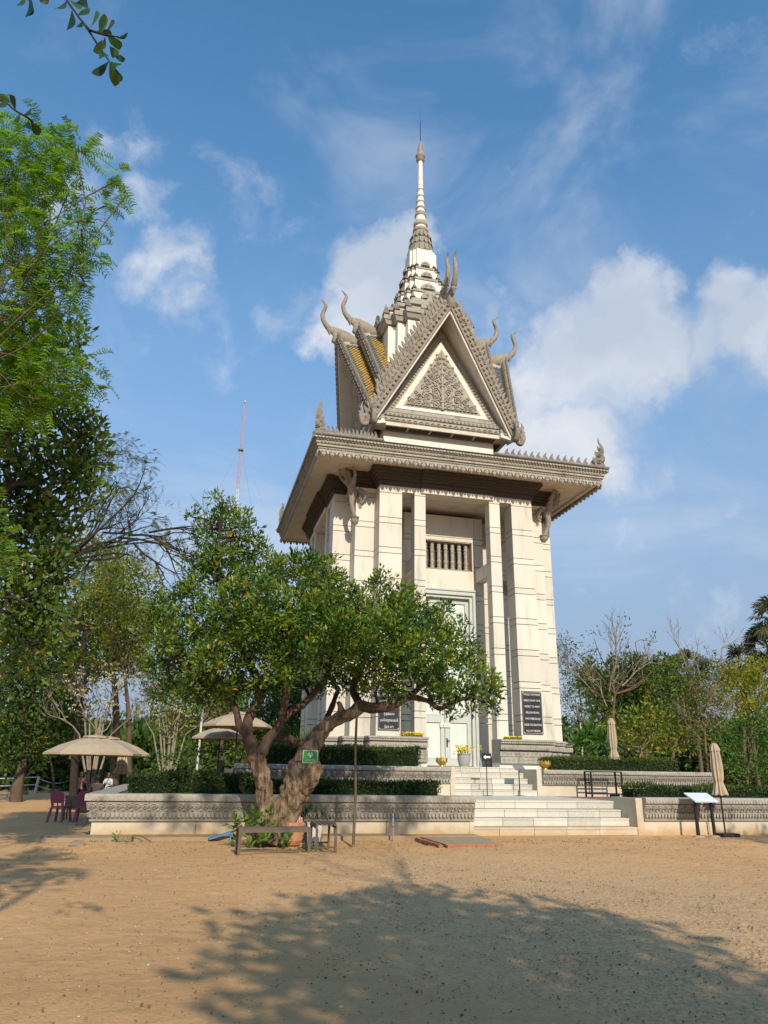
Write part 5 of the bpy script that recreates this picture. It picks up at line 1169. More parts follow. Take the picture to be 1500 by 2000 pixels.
# ------------------------------------------------------------------ hedges
HED = leafmat('hedge_leaves', [(.012,.032,.008),(.022,.052,.012),(.05,.10,.018),(.10,.145,.025),(.19,.16,.035)], .2)
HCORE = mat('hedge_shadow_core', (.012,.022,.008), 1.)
def hedge(box, label, seed, tshift=0., wave=.05):
    x0, x1, y0, y1, z0, z1 = box; rs = np.random.RandomState(seed); t = empty('clipped_hedge', ((x0+x1)/2,(y0+y1)/2,z0), label, 'hedge', 'clipped hedges on the terraces')
    cx, cy = (x0+x1)/2, (y0+y1)/2; lx, ly, lz = x1-x0, y1-y0, z1-z0
    MB().box(-lx/2+.1,lx/2-.1,-ly/2+.1,ly/2-.1,0,lz-.12).build('shadow_core', HCORE, t)  # dark inner box; the shade between the leaves is put into its colour
    n = int((lx*lz*2+lx*ly+2*ly*lz)*900); k = rs.rand(n)*(lx*lz+lx*ly+ly*lz)
    P = np.stack([rs.uniform(-lx/2,lx/2,n), rs.uniform(-ly/2,ly/2,n), rs.uniform(0,lz,n)], 1); O_ = np.zeros((n,3))
    a = k < lx*lz; P[a,1] = -ly/2; O_[a,1] = -1; b = (k >= lx*lz) & (k < lx*lz+lx*ly); P[b,2] = lz; O_[b,2] = 1
    c = k >= lx*lz+lx*ly; sgn = np.where(rs.rand(n) < .5, -1, 1); P[c,0] = sgn[c]*lx/2; O_[c,0] = sgn[c]
    P[:,2] += wave*(np.sin(P[:,0]*2.1+seed)*.5+np.sin(P[:,0]*5.3)*.3)*(P[:,2]/lz); P -= O_*(rs.rand(n)**.7*.16)[:,None]; P += rs.normal(size=(n,3))*.02
    D = unit(O_*.7+rs.normal(size=(n,3))*.8+np.array([0,0,.5])); V, F = leaves(P, D, .055*(.7+.8*rs.rand(n)), .016)
    tt = np.clip(.35+.35*np.sin(P[:,0]*1.7+seed)*.4+rs.normal(size=n)*.22+tshift+.12*(O_[:,2]), 0, 1)  # top leaves tinted lighter, a highlight put into their colour
    link('foliage', np_mesh('foliage', V, F, HED, np.repeat(tt, 4)), t); return t
hedge((-8.3,-2.62,-8.2,-7.3,T2,2.42), 'upper clipped hedge left of the tall door', 1, .1)
hedge((-12.0,-8.6,-13.5,-11.9,T1,1.5), 'clipped hedge on the lower terrace at the left corner', 2, .0)
hedge((-8.5,-3.6,-13.3,-12.3,T1,1.34), 'low dark clipped hedge behind the gnarled trunk', 3, -.1)
hedge((2.25,7.7,-8.2,-7.3,T2,2.22), 'upper clipped hedge right of the tower with yellowing tips', 4, .16)
hedge((2.5,12.3,-13.45,-12.4,T1,1.32), 'lower clipped hedge behind the slanted white board', 5, .06, .1)

# ------------------------------------------------------------------ trees, right side
MG = leafmat('mid_green_leaves', [(.02,.045,.010),(.05,.10,.018),(.09,.16,.026),(.15,.21,.035),(.3,.25,.04)], .3)
YG = leafmat('yellow_green_leaves', [(.04,.075,.014),(.09,.15,.022),(.17,.23,.03),(.26,.29,.035),(.44,.31,.04)], .35)
BG = leafmat('bright_green_leaves', [(.014,.045,.01),(.04,.11,.016),(.08,.18,.022),(.13,.22,.03)], .3)
DG = leafmat('deep_green_leaves', [(.014,.034,.009),(.035,.075,.014),(.07,.13,.022),(.13,.18,.03)], .28)
BROWN = leafmat('dry_brown_pods', [(.06,.045,.03),(.14,.10,.06),(.24,.17,.10),(.10,.12,.04)], .2)
def B_(lst, y, **k): return [pxblob(a, b, r, y=(y if len(q) == 0 else q[0]), **k) for a, b, r, *q in lst]
def gp(px, y, py=1500):  p = W(px, py, y=y); return (p.x, y, 0.)
GRR = 'trees beyond the terraces on the right'
tree('slender_tree', 'slender thin leaved tree touching the right edge of the tower', 'tree', GRR, gp(1112,3), B_([(1180,1330,30),(1170,1400,30),(1105,1260,22),(1120,1300,30),(1110,1350,30),(1135,1330,26),(1120,1400,28),(1150,1370,26),(1128,1440,24),(1150,1280,20)], 3), MG, BARK, 21, dens=26, per=9, tuft=.3, L=.16, Wd=.03, r0=.07, drp=.6, tw=60)
t = tree('bare_tree', 'mostly bare tree with a reddish forked trunk behind the closed parasol', 'tree', GRR, gp(1186,2), B_([(1120,1260,24),(1160,1240,24),(1215,1225,24),(1260,1280,26),(1290,1290,20),(1240,1320,30),(1160,1310,26),(1130,1340,20),(1280,1250,16)], 2, sq=(1,1.6,1)), MG, mat('red_brown_bark', (.17,.10,.065), .9, (.09,.05,.035), 6, stretch=(1,1,.4)), 22, dens=.8, per=5, tuft=.25, L=.18, Wd=.05, r0=.11, tw=0, fork=.32)
def bare_branches(t, base, mtl, starts, seed, levels=4, r=.05, L0=1.2, up=.35, spread=.7):
    rs = np.random.RandomState(seed); mb = MB()
    def go(p, d, L, r, lv):
        d = d/np.linalg.norm(d); q1 = p+d*L*.5+rs.normal(size=3)*L*.07; q2 = q1+(d+rs.normal(size=3)*.15)*L*.5; mb.tube([p,q1,q2], [r,r*.85,r*.65], 4 if lv < 2 else 3, cap=False)
        if lv < levels:
            for _ in range(3 if lv < 3 else 2): go(q2 if rs.rand() < .7 else q1, d+rs.normal(size=3)*spread*.7+np.array([0,0,up]), L*(.62+.2*rs.rand()), r*.62, lv+1)
    for s, d in starts: go(np.array(s)-np.array(base), np.array(d, float), L0, r, 0)
    mb.build('bare_branches', mtl, t, kind='stuff')
b = gp(1186,2)
bare_branches(t, b, BARKW, [(tuple(W(px,py,y=2)), d) for px, py, d in ((1185,1380,(-.3,0,1)),(1195,1370,(.4,.2,1)),(1190,1350,(.1,-.3,1)),(1215,1340,(.7,0,.6)),(1165,1360,(-.7,.1,.7)),(1200,1310,(.2,.1,1)))], 4, 4, .05, 1.25)
tree('dense_tree', 'dense dark green rounded tree in the middle right background', 'tree', GRR, gp(1260,14), B_([(1235,1330,55),(1285,1330,50),(1320,1355,45),(1200,1370,50),(1260,1380,60),(1310,1400,50),(1170,1330,40)], 14), DG, BARK, 23, dens=26, per=10, tuft=.45, L=.3, Wd=.08, r0=.25)
tree('yellowing_shrub_tree', 'low shrubby tree with yellow and orange leaves behind the right hedge', 'tree', GRR, gp(1240,-1), B_([(1215,1420,30),(1250,1410,32),(1285,1425,30),(1255,1450,30),(1300,1455,26),(1220,1455,26),(1190,1440,24),(1320,1420,24),(1275,1390,22)], -1, sq=(1,1.4,1)), YG, BARKW, 24, dens=22, per=8, tuft=.28, L=.19, Wd=.055, r0=.07, tw=90, tshift=.0)
tree('frangipani_bush', 'low broad leaved bush with long pale green leaves beside the tower', 'shrub', None, gp(1150,-4), B_([(1135,1440,16),(1155,1432,18),(1170,1450,16),(1150,1460,16),(1190,1475,12)], -4), BG, BARKW, 25, dens=20, per=9, tuft=.12, L=.42, Wd=.06, r0=.05, tw=10, up=.6)
t = tree('viny_tree', 'thin dry tree wrapped in brown vines left of the right parasol', 'tree', GRR, gp(1377,-2), B_([(1335,1310,26),(1355,1350,34),(1390,1330,34),(1340,1400,30),(1375,1400,36),(1400,1380,28),(1350,1440,26),(1410,1300,22),(1390,1290,20)], -2, sq=(1,1.4,1)), leafmat('vine_leaf_mix', [(.05,.04,.02),(.12,.09,.04),(.10,.13,.03),(.15,.2,.03),(.28,.2,.05)], .25), mat('orange_bark', (.20,.12,.07), .9, (.12,.07,.045), 6), 26, dens=14, per=8, tuft=.3, L=.2, Wd=.03, r0=.08, tw=130, drp=.8)
b = gp(1377,-2)
bare_branches(t, b, BARKW, [(tuple(W(px,py,y=-2)), d) for px, py, d in ((1340,1300,(-.3,0,1)),(1370,1340,(.1,.1,1)),(1400,1300,(.4,0,1)),(1385,1430,(.8,-.2,.5)),(1365,1440,(-.7,-.2,.5)),(1375,1400,(.6,0,.8)))], 9, 3, .035, .95)
tree('bright_bush', 'bright green leafy bush at the right photo edge', 'tree', GRR, gp(1440,-5), B_([(1430,1450,24),(1462,1425,28),(1495,1440,30),(1450,1480,26),(1485,1480,26),(1508,1405,26),(1425,1500,18),(1465,1510,22),(1500,1515,22),(1445,1410,16),(1478,1392,16)], -5, sq=(1,1.2,1)), BG, BARK, 27, dens=34, per=10, tuft=.22, L=.13, Wd=.035, r0=.1, tw=60)
tree('leafy_tree', 'tangled mid green tree between the bare tree and the vine wrapped tree', 'tree', GRR, gp(1300,5), B_([(1290,1340,34),(1330,1370,36),(1300,1400,36),(1350,1330,26),(1340,1430,32),(1395,1420,30),(1380,1370,26),(1310,1300,20)], 5), MG, BARK, 29, dens=20, per=9, tuft=.35, L=.22, Wd=.05, r0=.12, tw=90)
tree('golden_flowering_tree', 'yellow green flowering tree above the bright bush', 'tree', GRR, gp(1450,9), B_([(1420,1320,34),(1460,1330,40),(1495,1310,38),(1500,1360,40),(1440,1370,36),(1400,1350,26),(1470,1385,34)], 9), YG, BARK, 28, dens=24, per=9, tuft=.35, L=.22, Wd=.055, r0=.14, tshift=.12)
FAN = leafmat('fan_palm_leaves', [(.010,.022,.010),(.022,.045,.018),(.05,.08,.03),(.12,.12,.05)], .15)
def palm(px, py, rpx, y, label, seed, n=26):
    rs = np.random.RandomState(seed); c = W(px, py, y=y); base = (c.x, y, 0); t = empty('fan_palm', base, label, 'palm tree', 'fan palms beyond the terraces'); H = c.z; R_ = rpx*1.5*depth(c)/FPX
    MB().tube([(0,0,0),(.1,0,H*.5),(0,0,H)], [.2,.15,.14], 8).build('trunk', BARK, t); V = []; T_ = []; st = MB()
    for k in range(n):
        d = unit(rs.normal(size=(1,3))+np.array([[0,0,.35]]))[0]; p = np.array([0,0,H])+d*R_*.55; st.tube([(0,0,H-.1),tuple(p)], [.05,.03], 3, cap=False)
        s = unit(np.cross(d, rs.normal(size=3))[None])[0]; u = np.cross(s, d); tn = rs.rand()
        for j in range(18):
            a = (j/17-.5)*4.2; q = d*math.cos(a)+s*math.sin(a)+u*.1*math.sin(j*3); q /= np.linalg.norm(q); w = np.cross(q, u)*R_*.035; Lq = R_*(.5 if abs(a) < 1.5 else .38)
            V += [p, p+q*Lq*.6+w, p+q*Lq+np.array([0,0,-.12*R_]), p+q*Lq*.6-w]; T_ += [tn]*4
    V = np.array(V); link('crown', np_mesh('crown', V, np.arange(len(V)).reshape(-1,4), FAN, np.array(T_)), t); st.build('leaf_stalks', BARK, t)
palm(1512,1208,36,24,'tallest fan palm cut off by the right photo edge',1); palm(1345,1305,30,30,'fan palm peeking out left of the viny dry tree',2); palm(1448,1300,34,32,'dark fan palm beside the golden flowering tree',3); palm(1500,1262,34,27,'fan palm just below the tallest one',4)


# ------------------------------------------------------------------ trees, left side
GRL = 'trees beyond the path on the left'
tree('leafy_tree', 'yellow green leafy tree left of the gnarled crown', 'tree', GRL, gp(230,10,1500), B_([(225,1160,50),(265,1190,40),(180,1200,55),(250,1240,50),(200,1270,55),(130,1250,50),(150,1310,50),(285,1240,26),(260,1290,34),(215,1110,36)], 10), YG, BARK, 31, dens=24, per=10, tuft=.4, L=.24, Wd=.06, r0=.22)
tree('leafy_tree', 'darker green tree standing at the left photo edge behind the path', 'tree', GRL, gp(40,6,1510), B_([(30,1240,60),(80,1290,60),(20,1330,60),(90,1360,55),(40,1410,55),(110,1420,45),(20,1470,40),(130,1380,40),(70,1460,36)], 6), DG, BARK, 32, dens=28, per=10, tuft=.4, L=.22, Wd=.06, r0=.25)
t = tree('golden_shower_tree', 'small tree with hanging yellow flower clusters at the left', 'tree', GRL, gp(108,20,1525), B_([(70,1420,28),(100,1400,26),(50,1440,26),(95,1450,26),(120,1430,22),(40,1400,24)], 20), BG, BARK, 33, dens=28, per=9, tuft=.25, L=.18, Wd=.05, r0=.07)
rs = np.random.RandomState(2); mb = MB(); b0 = Vector(t.location); pts = []
for px, py in ((82,1415),(95,1425),(88,1432),(65,1450),(68,1458),(64,1440),(40,1396),(15,1392),(100,1415),(86,1400)):
    c = W(px, py, y=18.4)-b0
    for k in range(22): pts.append(c+Vector((rs.normal()*.22, rs.normal()*.2, -rs.rand()*.9)))
flower_heads(mb, pts, .1, 5); mb.build('yellow_blossom', YEL, t, kind='stuff')
FRG = leafmat('sparse_grey_green', [(.04,.06,.02),(.08,.10,.035),(.12,.14,.05),(.17,.15,.07)], .2)
for px, top, y, bl, lb, sd_ in ((185,1330,1.5,[(150,1350,26),(180,1335,28),(215,1325,28),(245,1340,24),(200,1375,34),(160,1390,26),(235,1380,28)],'white flowering frangipani with fanned bare branches behind the left parasol',41),
                           (330,1350,3.,[(290,1355,24),(320,1345,26),(355,1350,26),(385,1365,20),(330,1390,34),(300,1400,26),(365,1400,26),(345,1430,26)],'white flowering frangipani right of the first, behind the corner hedge',42)):
    g = gp(px,y,1505); t = tree('frangipani_tree', lb, 'tree', 'white flowering frangipanis', g, B_(bl, y), FRG if sd_ == 41 else YG, BARKW, sd_, dens=(5 if sd_ == 41 else 12), per=6, tuft=.25, L=.2, Wd=.04, r0=.1, tw=160, fork=.22, up=.8)
    fm_ = MB(); [fm_.tube([(0,0,.25), tuple((W(px+dx,1505-dy,y=y)-Vector(g))*.6+Vector((0,0,.05))), tuple(W(px+dx,1505-dy,y=y)-Vector(g))], [.07,.05,.036], 6, cap=False) for dx, dy in ((-30,70),(-10,90),(12,90),(32,70),(0,60),(-20,110),(22,120))]; fm_.build('main_limbs', BARKW, t, kind='stuff')
    bare_branches(t, g, BARKW, [(tuple(W(px+dx,1505-dy,y=y)), (dx*.03,0,1)) for dx, dy in ((-30,70),(-10,90),(12,90),(32,70),(0,60),(-20,110),(22,120))], sd_, 3, .035, .9, .5, .55)
    rs = np.random.RandomState(sd_); mb = MB(); pts = []
    for k in range(46):
        x, yy, r, *_ = bl[rs.randint(len(bl))]; c = W(x+rs.normal()*r*.7, yy-abs(rs.normal())*r*.6, y=y-.7)-Vector(g)
        for j in range(5): pts.append(c+Vector((rs.normal()*.09, rs.normal()*.09, rs.normal()*.02)))
    flower_heads(mb, pts, .07, 6); mb.build('white_blossom', mat('cream_blossom', (.75,.70,.5), .7), t, kind='stuff')
tree('leafy_tree', 'mid green tree behind the slim white pole', 'tree', GRL, gp(420,12,1500), B_([(380,1350,40),(430,1370,50),(470,1400,40),(400,1410,50),(450,1440,45),(310,1340,36),(350,1420,45),(520,1400,50),(570,1420,45),(500,1440,40),(590,1370,40),(560,1350,50)], 12), MG, BARK, 34, dens=26, per=10, tuft=.4, L=.24, Wd=.06, r0=.2)
tree('roadside_tree', 'small rough trunked tree behind the black stand', 'tree', GRL, gp(432,-1,1505), B_([(420,1330,24),(440,1350,24),(470,1340,24),(400,1360,20),(455,1375,18)], -1), MG, BARK, 35, dens=26, per=9, tuft=.3, L=.2, Wd=.05, r0=.13)
shrub('leafy_shrub', 'bright leafy shrub left of the black stand', 'shrub', None, gp(365,-3,1510), B_([(350,1470,22),(385,1465,24),(410,1480,20),(330,1490,18),(300,1490,18),(430,1460,16),(455,1450,14)], -3), BG, 36, dens=60, per=9, tuft=.2, L=.14, Wd=.04)
shrub('round_shrub', 'round clipped shrub behind the pink chairs', 'shrub', None, gp(180,-2,1530), B_([(178,1518,16),(195,1518,14),(165,1520,12)], -2), HED, 37, dens=90, per=9, tuft=.1, L=.08, Wd=.02)
tree('leafy_tree', 'loose olive green tree under the thorny branches at the left', 'tree', GRL, gp(150,4,1515), B_([(150,1060,36),(200,1070,34),(120,1110,44),(180,1120,40),(235,1110,36),(280,1130,26),(150,1180,44),(90,1190,44),(210,1180,40),(70,1130,40)], 4), YG, BARKD, 38, dens=14, per=9, tuft=.4, L=.22, Wd=.05, r0=.16)
tree('leafy_tree', 'sunlit yellow green tree rising behind the wide parasol', 'tree', GRL, gp(262,2,1512), B_([(215,1130,36),(255,1110,34),(290,1150,34),(320,1190,26),(240,1180,42),(200,1220,36),(280,1210,36),(240,1250,40),(300,1260,28),(180,1160,30),(210,1290,34),(270,1300,30),(150,1290,30),(120,1330,30)], 2), YG, BARK, 39, dens=17, per=10, tuft=.3, L=.17, Wd=.045, r0=.13, tw=90, tshift=.05)
# big dark broadleaf tree and feathery trees at the left edge
tree('broadleaf_tree', 'tall dark broadleaf tree filling the left edge', 'tree', None, tuple(np.array([-19,-20.5,0.])), B_([(60,690,70),(140,665,40),(30,780,80),(110,800,60),(160,850,44),(60,880,80),(140,920,52),(175,880,30),(30,980,80),(110,1000,60),(60,1080,80),(20,1180,80),(110,1130,50),(185,905,22),(190,840,26),(170,960,40),(110,1200,50),(60,1260,60),(-60,900,110),(-60,700,100),(-60,1100,110)], -20), MG, BARKD, 51, dens=46, per=11, tuft=.26, L=.15, Wd=.045, r0=.3, tw=120, limbr=.22)
FE = leafmat('feathery_light_leaves', [(.06,.13,.018),(.12,.24,.025),(.21,.35,.035),(.32,.44,.06)], .5, .5)
tree('feathery_tree', 'near feathery light green tree hanging in from the upper left', 'tree', None, (-16.6,-23.,0), [pxblob(a,b,r,d=12.) for a, b, r in ((50,280,55),(110,290,48),(150,300,34),(20,350,60),(85,360,48),(135,370,30),(30,430,50),(100,440,40),(160,440,28),(185,430,18),(60,500,60),(130,490,42),(180,500,26),(40,570,60),(110,560,45),(165,550,24),(225,350,20),(245,380,18),(205,400,14),(50,650,60),(120,620,30),(40,720,60),(110,720,50),(160,720,34),(180,750,24),(60,790,50),(120,770,30),(-60,400,90),(-60,600,100),(-60,780,90),(-40,250,60))], FE, BARK, 52, dens=170, frond=(.32,8,.085,.024), r0=.13, tw=160, limbr=.12)
tree('feathery_spray', 'low feathery green spray at the left photo edge', 'plant', None, (-16.2,-24.5,0), [pxblob(a,b,r,d=11.) for a, b, r in ((5,990,18),(8,1050,20),(20,1090,20),(5,1130,24),(-20,1040,40))], FE, BARK, 53, dens=150, frond=(.32,8,.085,.024), r0=.05, tw=10)
t = tree('thorny_tree', 'half bare feathery tree with brown pods reaching over the path', 'tree', None, (-21.5,-5.,0), B_([(200,900,34),(240,880,34),(285,905,26),(230,950,40),(280,960,30),(180,990,36),(235,1010,36),(300,1020,26),(330,1040,26),(345,1070,20),(250,1060,36),(190,1070,40),(120,1040,40),(150,1110,36),(280,1090,26)], -4, sq=(1,1.5,.8)), leafmat('olive_fine_leaves', [(.04,.06,.018),(.08,.12,.025),(.14,.16,.035),(.2,.16,.06)], .35), BARKD, 54, dens=50, frond=(.36,8,.085,.024), r0=.16, tw=160, limbr=.45)
g = t.location
rs = np.random.RandomState(8); me, _c = frond_mesh('brown_pods', [(c-np.array(g), r) for c, r in B_([(230,870,30),(260,900,30),(225,940,26),(285,900,18),(320,945,16),(370,1020,16),(390,1010,12),(200,1100,24),(300,1100,24),(340,990,14)], -4)], 24, .4, 6, .09, .02, BROWN, rs, droop=.9); link('brown_pods', me, t, kind='stuff')
bare_branches(t, g, BARKD, [(tuple(W(px,py,y=-4)), d) for px, py, d in ((140,1060,(.8,0,.35)),(200,1040,(1,0,.3)),(250,1045,(1,.1,.1)),(150,1080,(.3,0,1)),(230,1050,(.6,0,-.1)),(290,1040,(.9,0,.2)),(300,1050,(.7,0,-.6)),(260,1060,(.8,0,-.7)))], 6, 4, .05, 1.25, .08, .7)
# far wood closing the view
def wood(name, x0, x1, y, n, seed, ztop, mtl):
    rs = np.random.RandomState(seed); bl = []
    for k in range(n):
        x = x0+(x1-x0)*(k+rs.rand())/n; r = 2.2+1.8*rs.rand(); z = rs.rand()*(ztop-r*.8); yy = y+rs.normal()*4; bl.append((np.array([x,yy,z]), np.array([r*1.2,r,r])))
    me, _ = crown_mesh(name, bl, 13, 10, .9, .6, .2, mtl, rs); return link(name, me, kind='stuff')
wood('distant_wood', -75, 5, 58, 110, 1, 6.5, MG); wood('distant_wood', 5, 110, 50, 130, 2, 8.5, DG); wood('distant_wood', -50, -12, 34, 60, 3, 5.5, DG)

# ------------------------------------------------------------------ overhanging twigs near the lens and the shading crowns behind the camera
BIGL = leafmat('broad_glossy_leaves', [(.012,.035,.008),(.03,.075,.012),(.07,.13,.015)], .35, .3)
def big_leaf(p, d, L, Wd, seed):
    rs = np.random.RandomState(seed); p = np.array(p); d = np.array(d, float); d /= np.linalg.norm(d); s = np.cross(d, np.array(_F)+rs.normal(size=3)*.35); s /= np.linalg.norm(s); nn = np.cross(s, d)
    pr = [(0,.06),(.15,.28),(.35,.62),(.55,.9),(.75,1.),(.9,.72),(1,.12)]; V = []; F = []
    for t_, w in pr:
        c = p+d*L*t_-nn*L*.12*t_*t_; V += [c-s*Wd*w+nn*Wd*.35*w, c, c+s*Wd*w+nn*Wd*.35*w]
    for i in range(len(pr)-1): a = 3*i; F += [(a,a+1,a+4,a+3),(a+1,a+2,a+5,a+4)]
    return V, F
OH = empty('overhanging_branch', tuple(W(120,-60,d=3.2)), 'broad leaved twigs hanging into the top left corner of the photo', 'branch'); ob = Vector(OH.location)
def twig(px, D): 
    pts = [W(a, b, d=D)-ob for a, b in px]; p_, r_ = catmull(pts, [.006]+[.0045]*(len(px)-2)+[.002], 4); MB().tube(p_, r_, 6).build('twig', BARKD, OH)
twig([(95,-90),(125,-10),(148,25),(172,58),(196,95),(215,122)], 3.2); twig([(60,-60),(50,-20),(60,8)], 3.2); twig([(172,58),(205,68),(232,72)], 3.2); twig([(-60,205),(0,196),(30,216),(60,234),(68,246)], 3.2)
LV_ = [(58,-8,60,40,9),(52,-12,36,12,10),(130,2,112,22,9),(140,20,138,62,10),(135,0,160,14,8),(148,6,176,4,8),(95,-15,82,6,8),(175,55,192,30,10),(180,60,166,48,8),(195,65,205,34,9),(200,70,222,46,11),(205,72,196,100,9),(210,68,232,92,11),
 (228,74,252,68,6),(200,78,186,100,10),(195,96,206,118,8),(212,120,184,146,11),(214,122,226,164,11),(216,120,232,132,9),(220,105,242,116,8),(222,130,244,164,4),(214,90,228,110,8),(190,60,214,66,8),(62,5,56,36,8),
 (0,184,20,186,8),(15,190,-5,215,9),(30,215,22,188,8),(40,222,34,236,6),(45,225,64,214,7),(60,236,76,262,8),(56,236,52,256,7),(20,200,2,186,7),(150,30,172,22,6),(160,42,150,56,7)]
for i, (x0, y0, x1, y1, w) in enumerate(LV_):
    a = W(x0, y0, d=3.2)-ob; b = W(x1, y1, d=3.2+.08*((i*7)%5-2)/2)-ob; V, F = big_leaf(a, b-a, (b-a).length*1.05, w*3.2/FPX*1.15, i)
    me = np_mesh('leaf', np.array(V), np.array(F), BIGL, np.full(len(V), (i*37%10)/10)); me.polygons.foreach_set('use_smooth', [True]*len(me.polygons)); link('leaf', me, OH)
def caster(label, base, blobs, seed, mtl=MG, dens=20, L=.26, Wd=.07, r0=.22):
    return tree('shade_tree', label, 'tree', None, base, [(np.array(c, float), np.array(r, float)) for c, r in blobs], mtl, BARK, seed, dens=dens, per=9, tuft=.3, L=L, Wd=Wd, r0=r0, tw=30)
def shb(xs, ys, z, r): return ((xs+.052*z, ys-1.73*z, z), (r, r, r*.8))
caster('leafy shade tree behind the viewpoint casting the foreground shadow', (-7.5,-43.5,0), [shb(-7.6,-27.6,6.6,1.9),(shb(-8.6,-26.,7.4,1.3)),shb(-7.1,-24.9,7.4,1.25),shb(-9.2,-28.6,7.,1.1),shb(-7.9,-23.8,8.,.8),shb(-6.6,-28.5,7,1.35),shb(-8.9,-23.9,8.4,.45),shb(-9.4,-25.6,8,.45),shb(-8.2,-30,6.4,2.2),shb(-6.3,-26.2,7.2,.75),shb(-6.0,-31,6.6,1.6),shb(-10.3,-30.6,6.8,.9),shb(-9.7,-27.3,7.6,.35)], 61)
caster('tall shade tree behind the viewpoint over the left of the yard', (-13.5,-41,0), [shb(-13.4,-21.4,8.6,.8),shb(-12.6,-20.6,8.8,.5),shb(-13.9,-19.5,9,.9),shb(-14.6,-22.5,8.2,1.1),shb(-13.2,-17.8,10.2,.7)], 62, dens=26)
caster('tall shade tree far overhead dappling the carved wall', (-6,-47,0), [shb(-8.2,-12.6,13,.7),shb(-6.8,-12.7,13.2,.8),shb(-5.3,-12.6,13,.75),shb(-9.6,-12.3,13,.6),shb(-4.4,-12.0,13.4,.5),shb(-7.4,-11.4,13.8,.8),shb(-10.9,-13.4,12.6,.35),shb(-9.9,-13.6,12.6,.3)], 63, dens=22, r0=.06)
caster('shade tree out of frame right of the yard', (8,-32,0), [shb(5.6,-15.4,7.4,1.1),shb(7.4,-15.8,7.4,1.3),shb(9.4,-16,7.2,1.4),shb(4.4,-16.4,7.4,.6)], 64, dens=22)

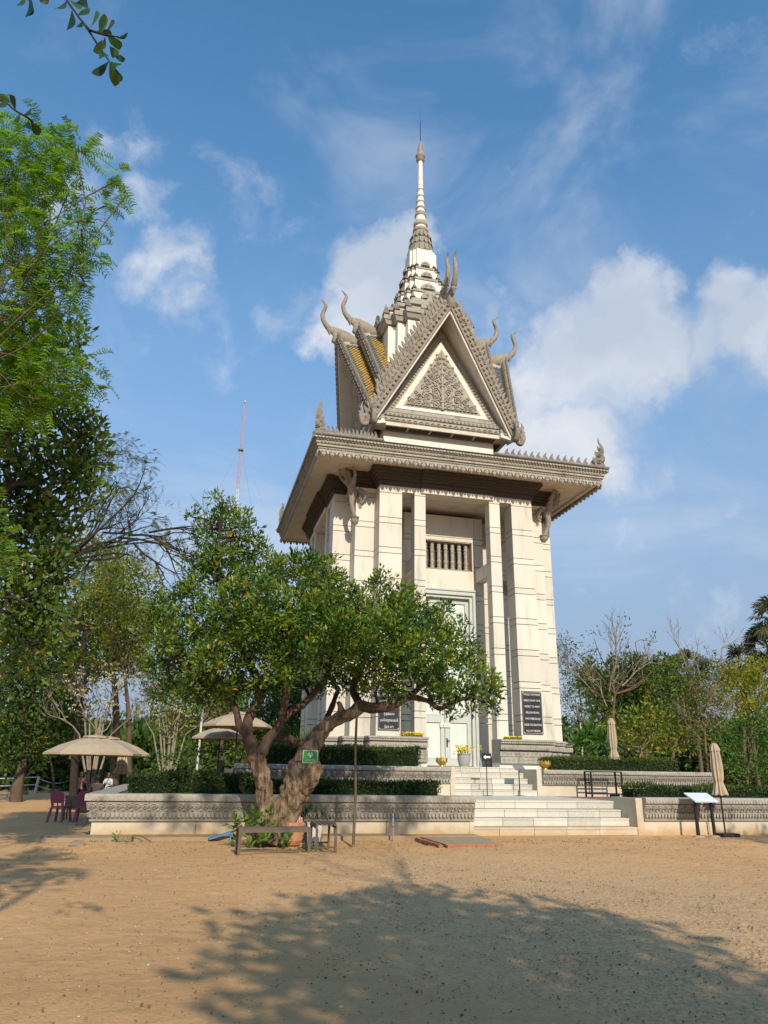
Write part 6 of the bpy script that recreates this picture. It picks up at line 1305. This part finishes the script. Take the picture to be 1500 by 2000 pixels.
# ------------------------------------------------------------------ people beside the path
SKIN = mat('skin', (.28,.15,.09), .6); HAIR = mat('black_hair', (.012,.010,.009), .5); DKC = mat('dark_clothes', (.03,.028,.032), .9); GRC = mat('grey_brown_shirt', (.10,.075,.06), .9); WHC = mat('pale_blue_shirt', (.55,.60,.66), .9); PKC = mat('pink_shirt', (.5,.22,.2), .9); BLC = mat('blue_shirt', (.06,.10,.30), .9)
def person(loc, rz, label, shirt, pants, sit=False, scale=1., arms=0):
    t = empty('person', loc, label, 'person', 'people beside the path', rz=rz); h = .0 if not sit else -.42
    if sit:
        V_ = [(0,0,.50),(0,.02,.75),(0,.0,1.0),(0,-.01,1.12),(-.17,0,1.02),(-.24,-.08,.8),(-.16,-.28,.82),(.17,0,1.02),(.24,-.08,.8),(.14,-.3,.86),(-.1,-.05,.48),(-.12,-.42,.5),(-.12,-.44,.08),(-.12,-.54,.04),(.1,-.05,.48),(.12,-.42,.5),(.12,-.44,.08),(.12,-.54,.04)]
        E_ = [(0,1),(1,2),(2,3),(2,4),(4,5),(5,6),(2,7),(7,8),(8,9),(0,10),(10,11),(11,12),(12,13),(0,14),(14,15),(15,16),(16,17)]
        R_ = [(.15,.12),(.13,.1),(.15,.1),.05,.06,.045,.035,.06,.045,.035,.09,.075,.045,.04,.09,.075,.045,.04]; hz = 1.25
        top = [0,1,2,3,4,5,6,7,8,9]; V2, leg = V_, 10
    else:
        V_ = [(0,0,.92),(0,0,1.12),(0,0,1.36),(0,-.01,1.48),(-.18,0,1.38),(-.25,.0,1.12),(-.17,-.2,1.08),(.18,0,1.38),(.25,0,1.12),(.15,-.22,1.12),(-.09,0,.86),(-.1,-.01,.48),(-.1,.02,.08),(-.11,-.12,.04),(.09,0,.86),(.11,.02,.48),(.12,.05,.08),(.13,-.09,.04)]
        E_ = [(0,1),(1,2),(2,3),(2,4),(4,5),(5,6),(2,7),(7,8),(8,9),(0,10),(10,11),(11,12),(12,13),(0,14),(14,15),(15,16),(16,17)]
        R_ = [(.15,.11),(.14,.1),(.16,.1),.05,.065,.045,.035,.065,.045,.035,.095,.07,.045,.04,.095,.07,.045,.04]; hz = 1.62
    o = skinfig('body', V_, E_, R_, shirt, t, root=0, sub=2)
    o.data.materials.append(pants); o.data.materials.append(SKIN); cut = .9 if not sit else .56
    for p in o.data.polygons:
        c = p.center
        if (not sit and c.z < cut) or (sit and (c.z < cut)): p.material_index = 1
        if c.z < .07: p.material_index = 2
        if (sit and c.y < -.2 and c.z > .7) or (not sit and c.y < -.12 and c.z > .95) or (c.z > hz-.16): p.material_index = 2
    hd = MB().lathe([(.01,-.13),(.055,-.115),(.078,-.06),(.088,0),(.085,.06),(.06,.11),(.01,.13)], 14, (0,-.02,hz))
    hd.lathe([(.002,-.02),(.014,-.01),(.01,.02),(.002,.03)], 6, (0,-.11,hz-.01))
    for x in (-.088,.088): hd.lathe([(.004,-.03),(.014,0),(.004,.03)], 6, (x,-.01,hz))
    hd.build('head', SKIN, t)
    MB().lathe([(.085,-.06),(.1,0),(.096,.07),(.065,.125),(.01,.14)], 14, (0,.008,hz)).build('hair', HAIR, t)
    fm = MB()
    for s in (-1, 1):
        hp = Vector(V_[6] if s < 0 else V_[9]); 
        for k in range(4): fm.tube([hp+Vector((.02*(k-1.5),-.02,0)), hp+Vector((.022*(k-1.5),-.07,-.005)), hp+Vector((.022*(k-1.5),-.1+.005*abs(k-1.5),-.03))], .009, 5)
        fm.tube([hp+Vector((-s*.03,-.01,0)), hp+Vector((-s*.055,-.05,.01))], .01, 5)
    fm.build('hands', SKIN, t); t.scale = (scale,)*3; return t
p = W(52,1541,z=0); person((p.x,p.y,0), .3, 'standing person in pale shirt and dark trousers near the left edge', WHC, DKC)
p = W(30,1545,z=0); person((p.x,p.y,0), 1.2, 'person in dark clothes seated left of the standing one', DKC, DKC, True)
p = W(42,1543,z=0); person((p.x-.2,p.y+1,0), -.5, 'seated person in blue shirt right behind the standing one', BLC, DKC, True)
person((-13.45,-6.4,0), 3.3, 'seated person with black hair and brown shirt at the wooden table', GRC, DKC, True, 1.)
p = W(207,1548,z=0); person((p.x,p.y-14,0), .2, 'seated person in pink shirt under the rear parasol', PKC, DKC, True)
p = W(252,1548,z=0); person((p.x,p.y-16,0), -.4, 'seated person in white shirt beside the distant closed parasol', WHC, DKC, True)
for x, y, rz, c in ((-13.45,-6.3,.3,'dark'),):
    tag(MB().box(x-.2,x+.2,y-.15,y+.2,0,.44).build('stool', TAN), 'plain brown stool under the seated person at the table', 'stool')
ppl = [q for q in COL.objects if q.type == 'EMPTY' and q.get('category') == 'person' and 'seated' in q['label'] and 'table' not in q['label']]
for q in ppl:
    x, y, _ = q.location; mb = MB()
    for a in (-.15,.15):
        for b in (-.12,.12): mb.box(x+a-.02,x+a+.02,y+b-.02,y+b+.02,0,.4)
    mb.box(x-.2,x+.2,y-.18,y+.18,.4,.435); tag(mb.build('low_stool', BLACK), 'low black stool under the '+' '.join(w for w in q['label'].split() if w not in ('seated',))[:60], 'stool', 'low stools')
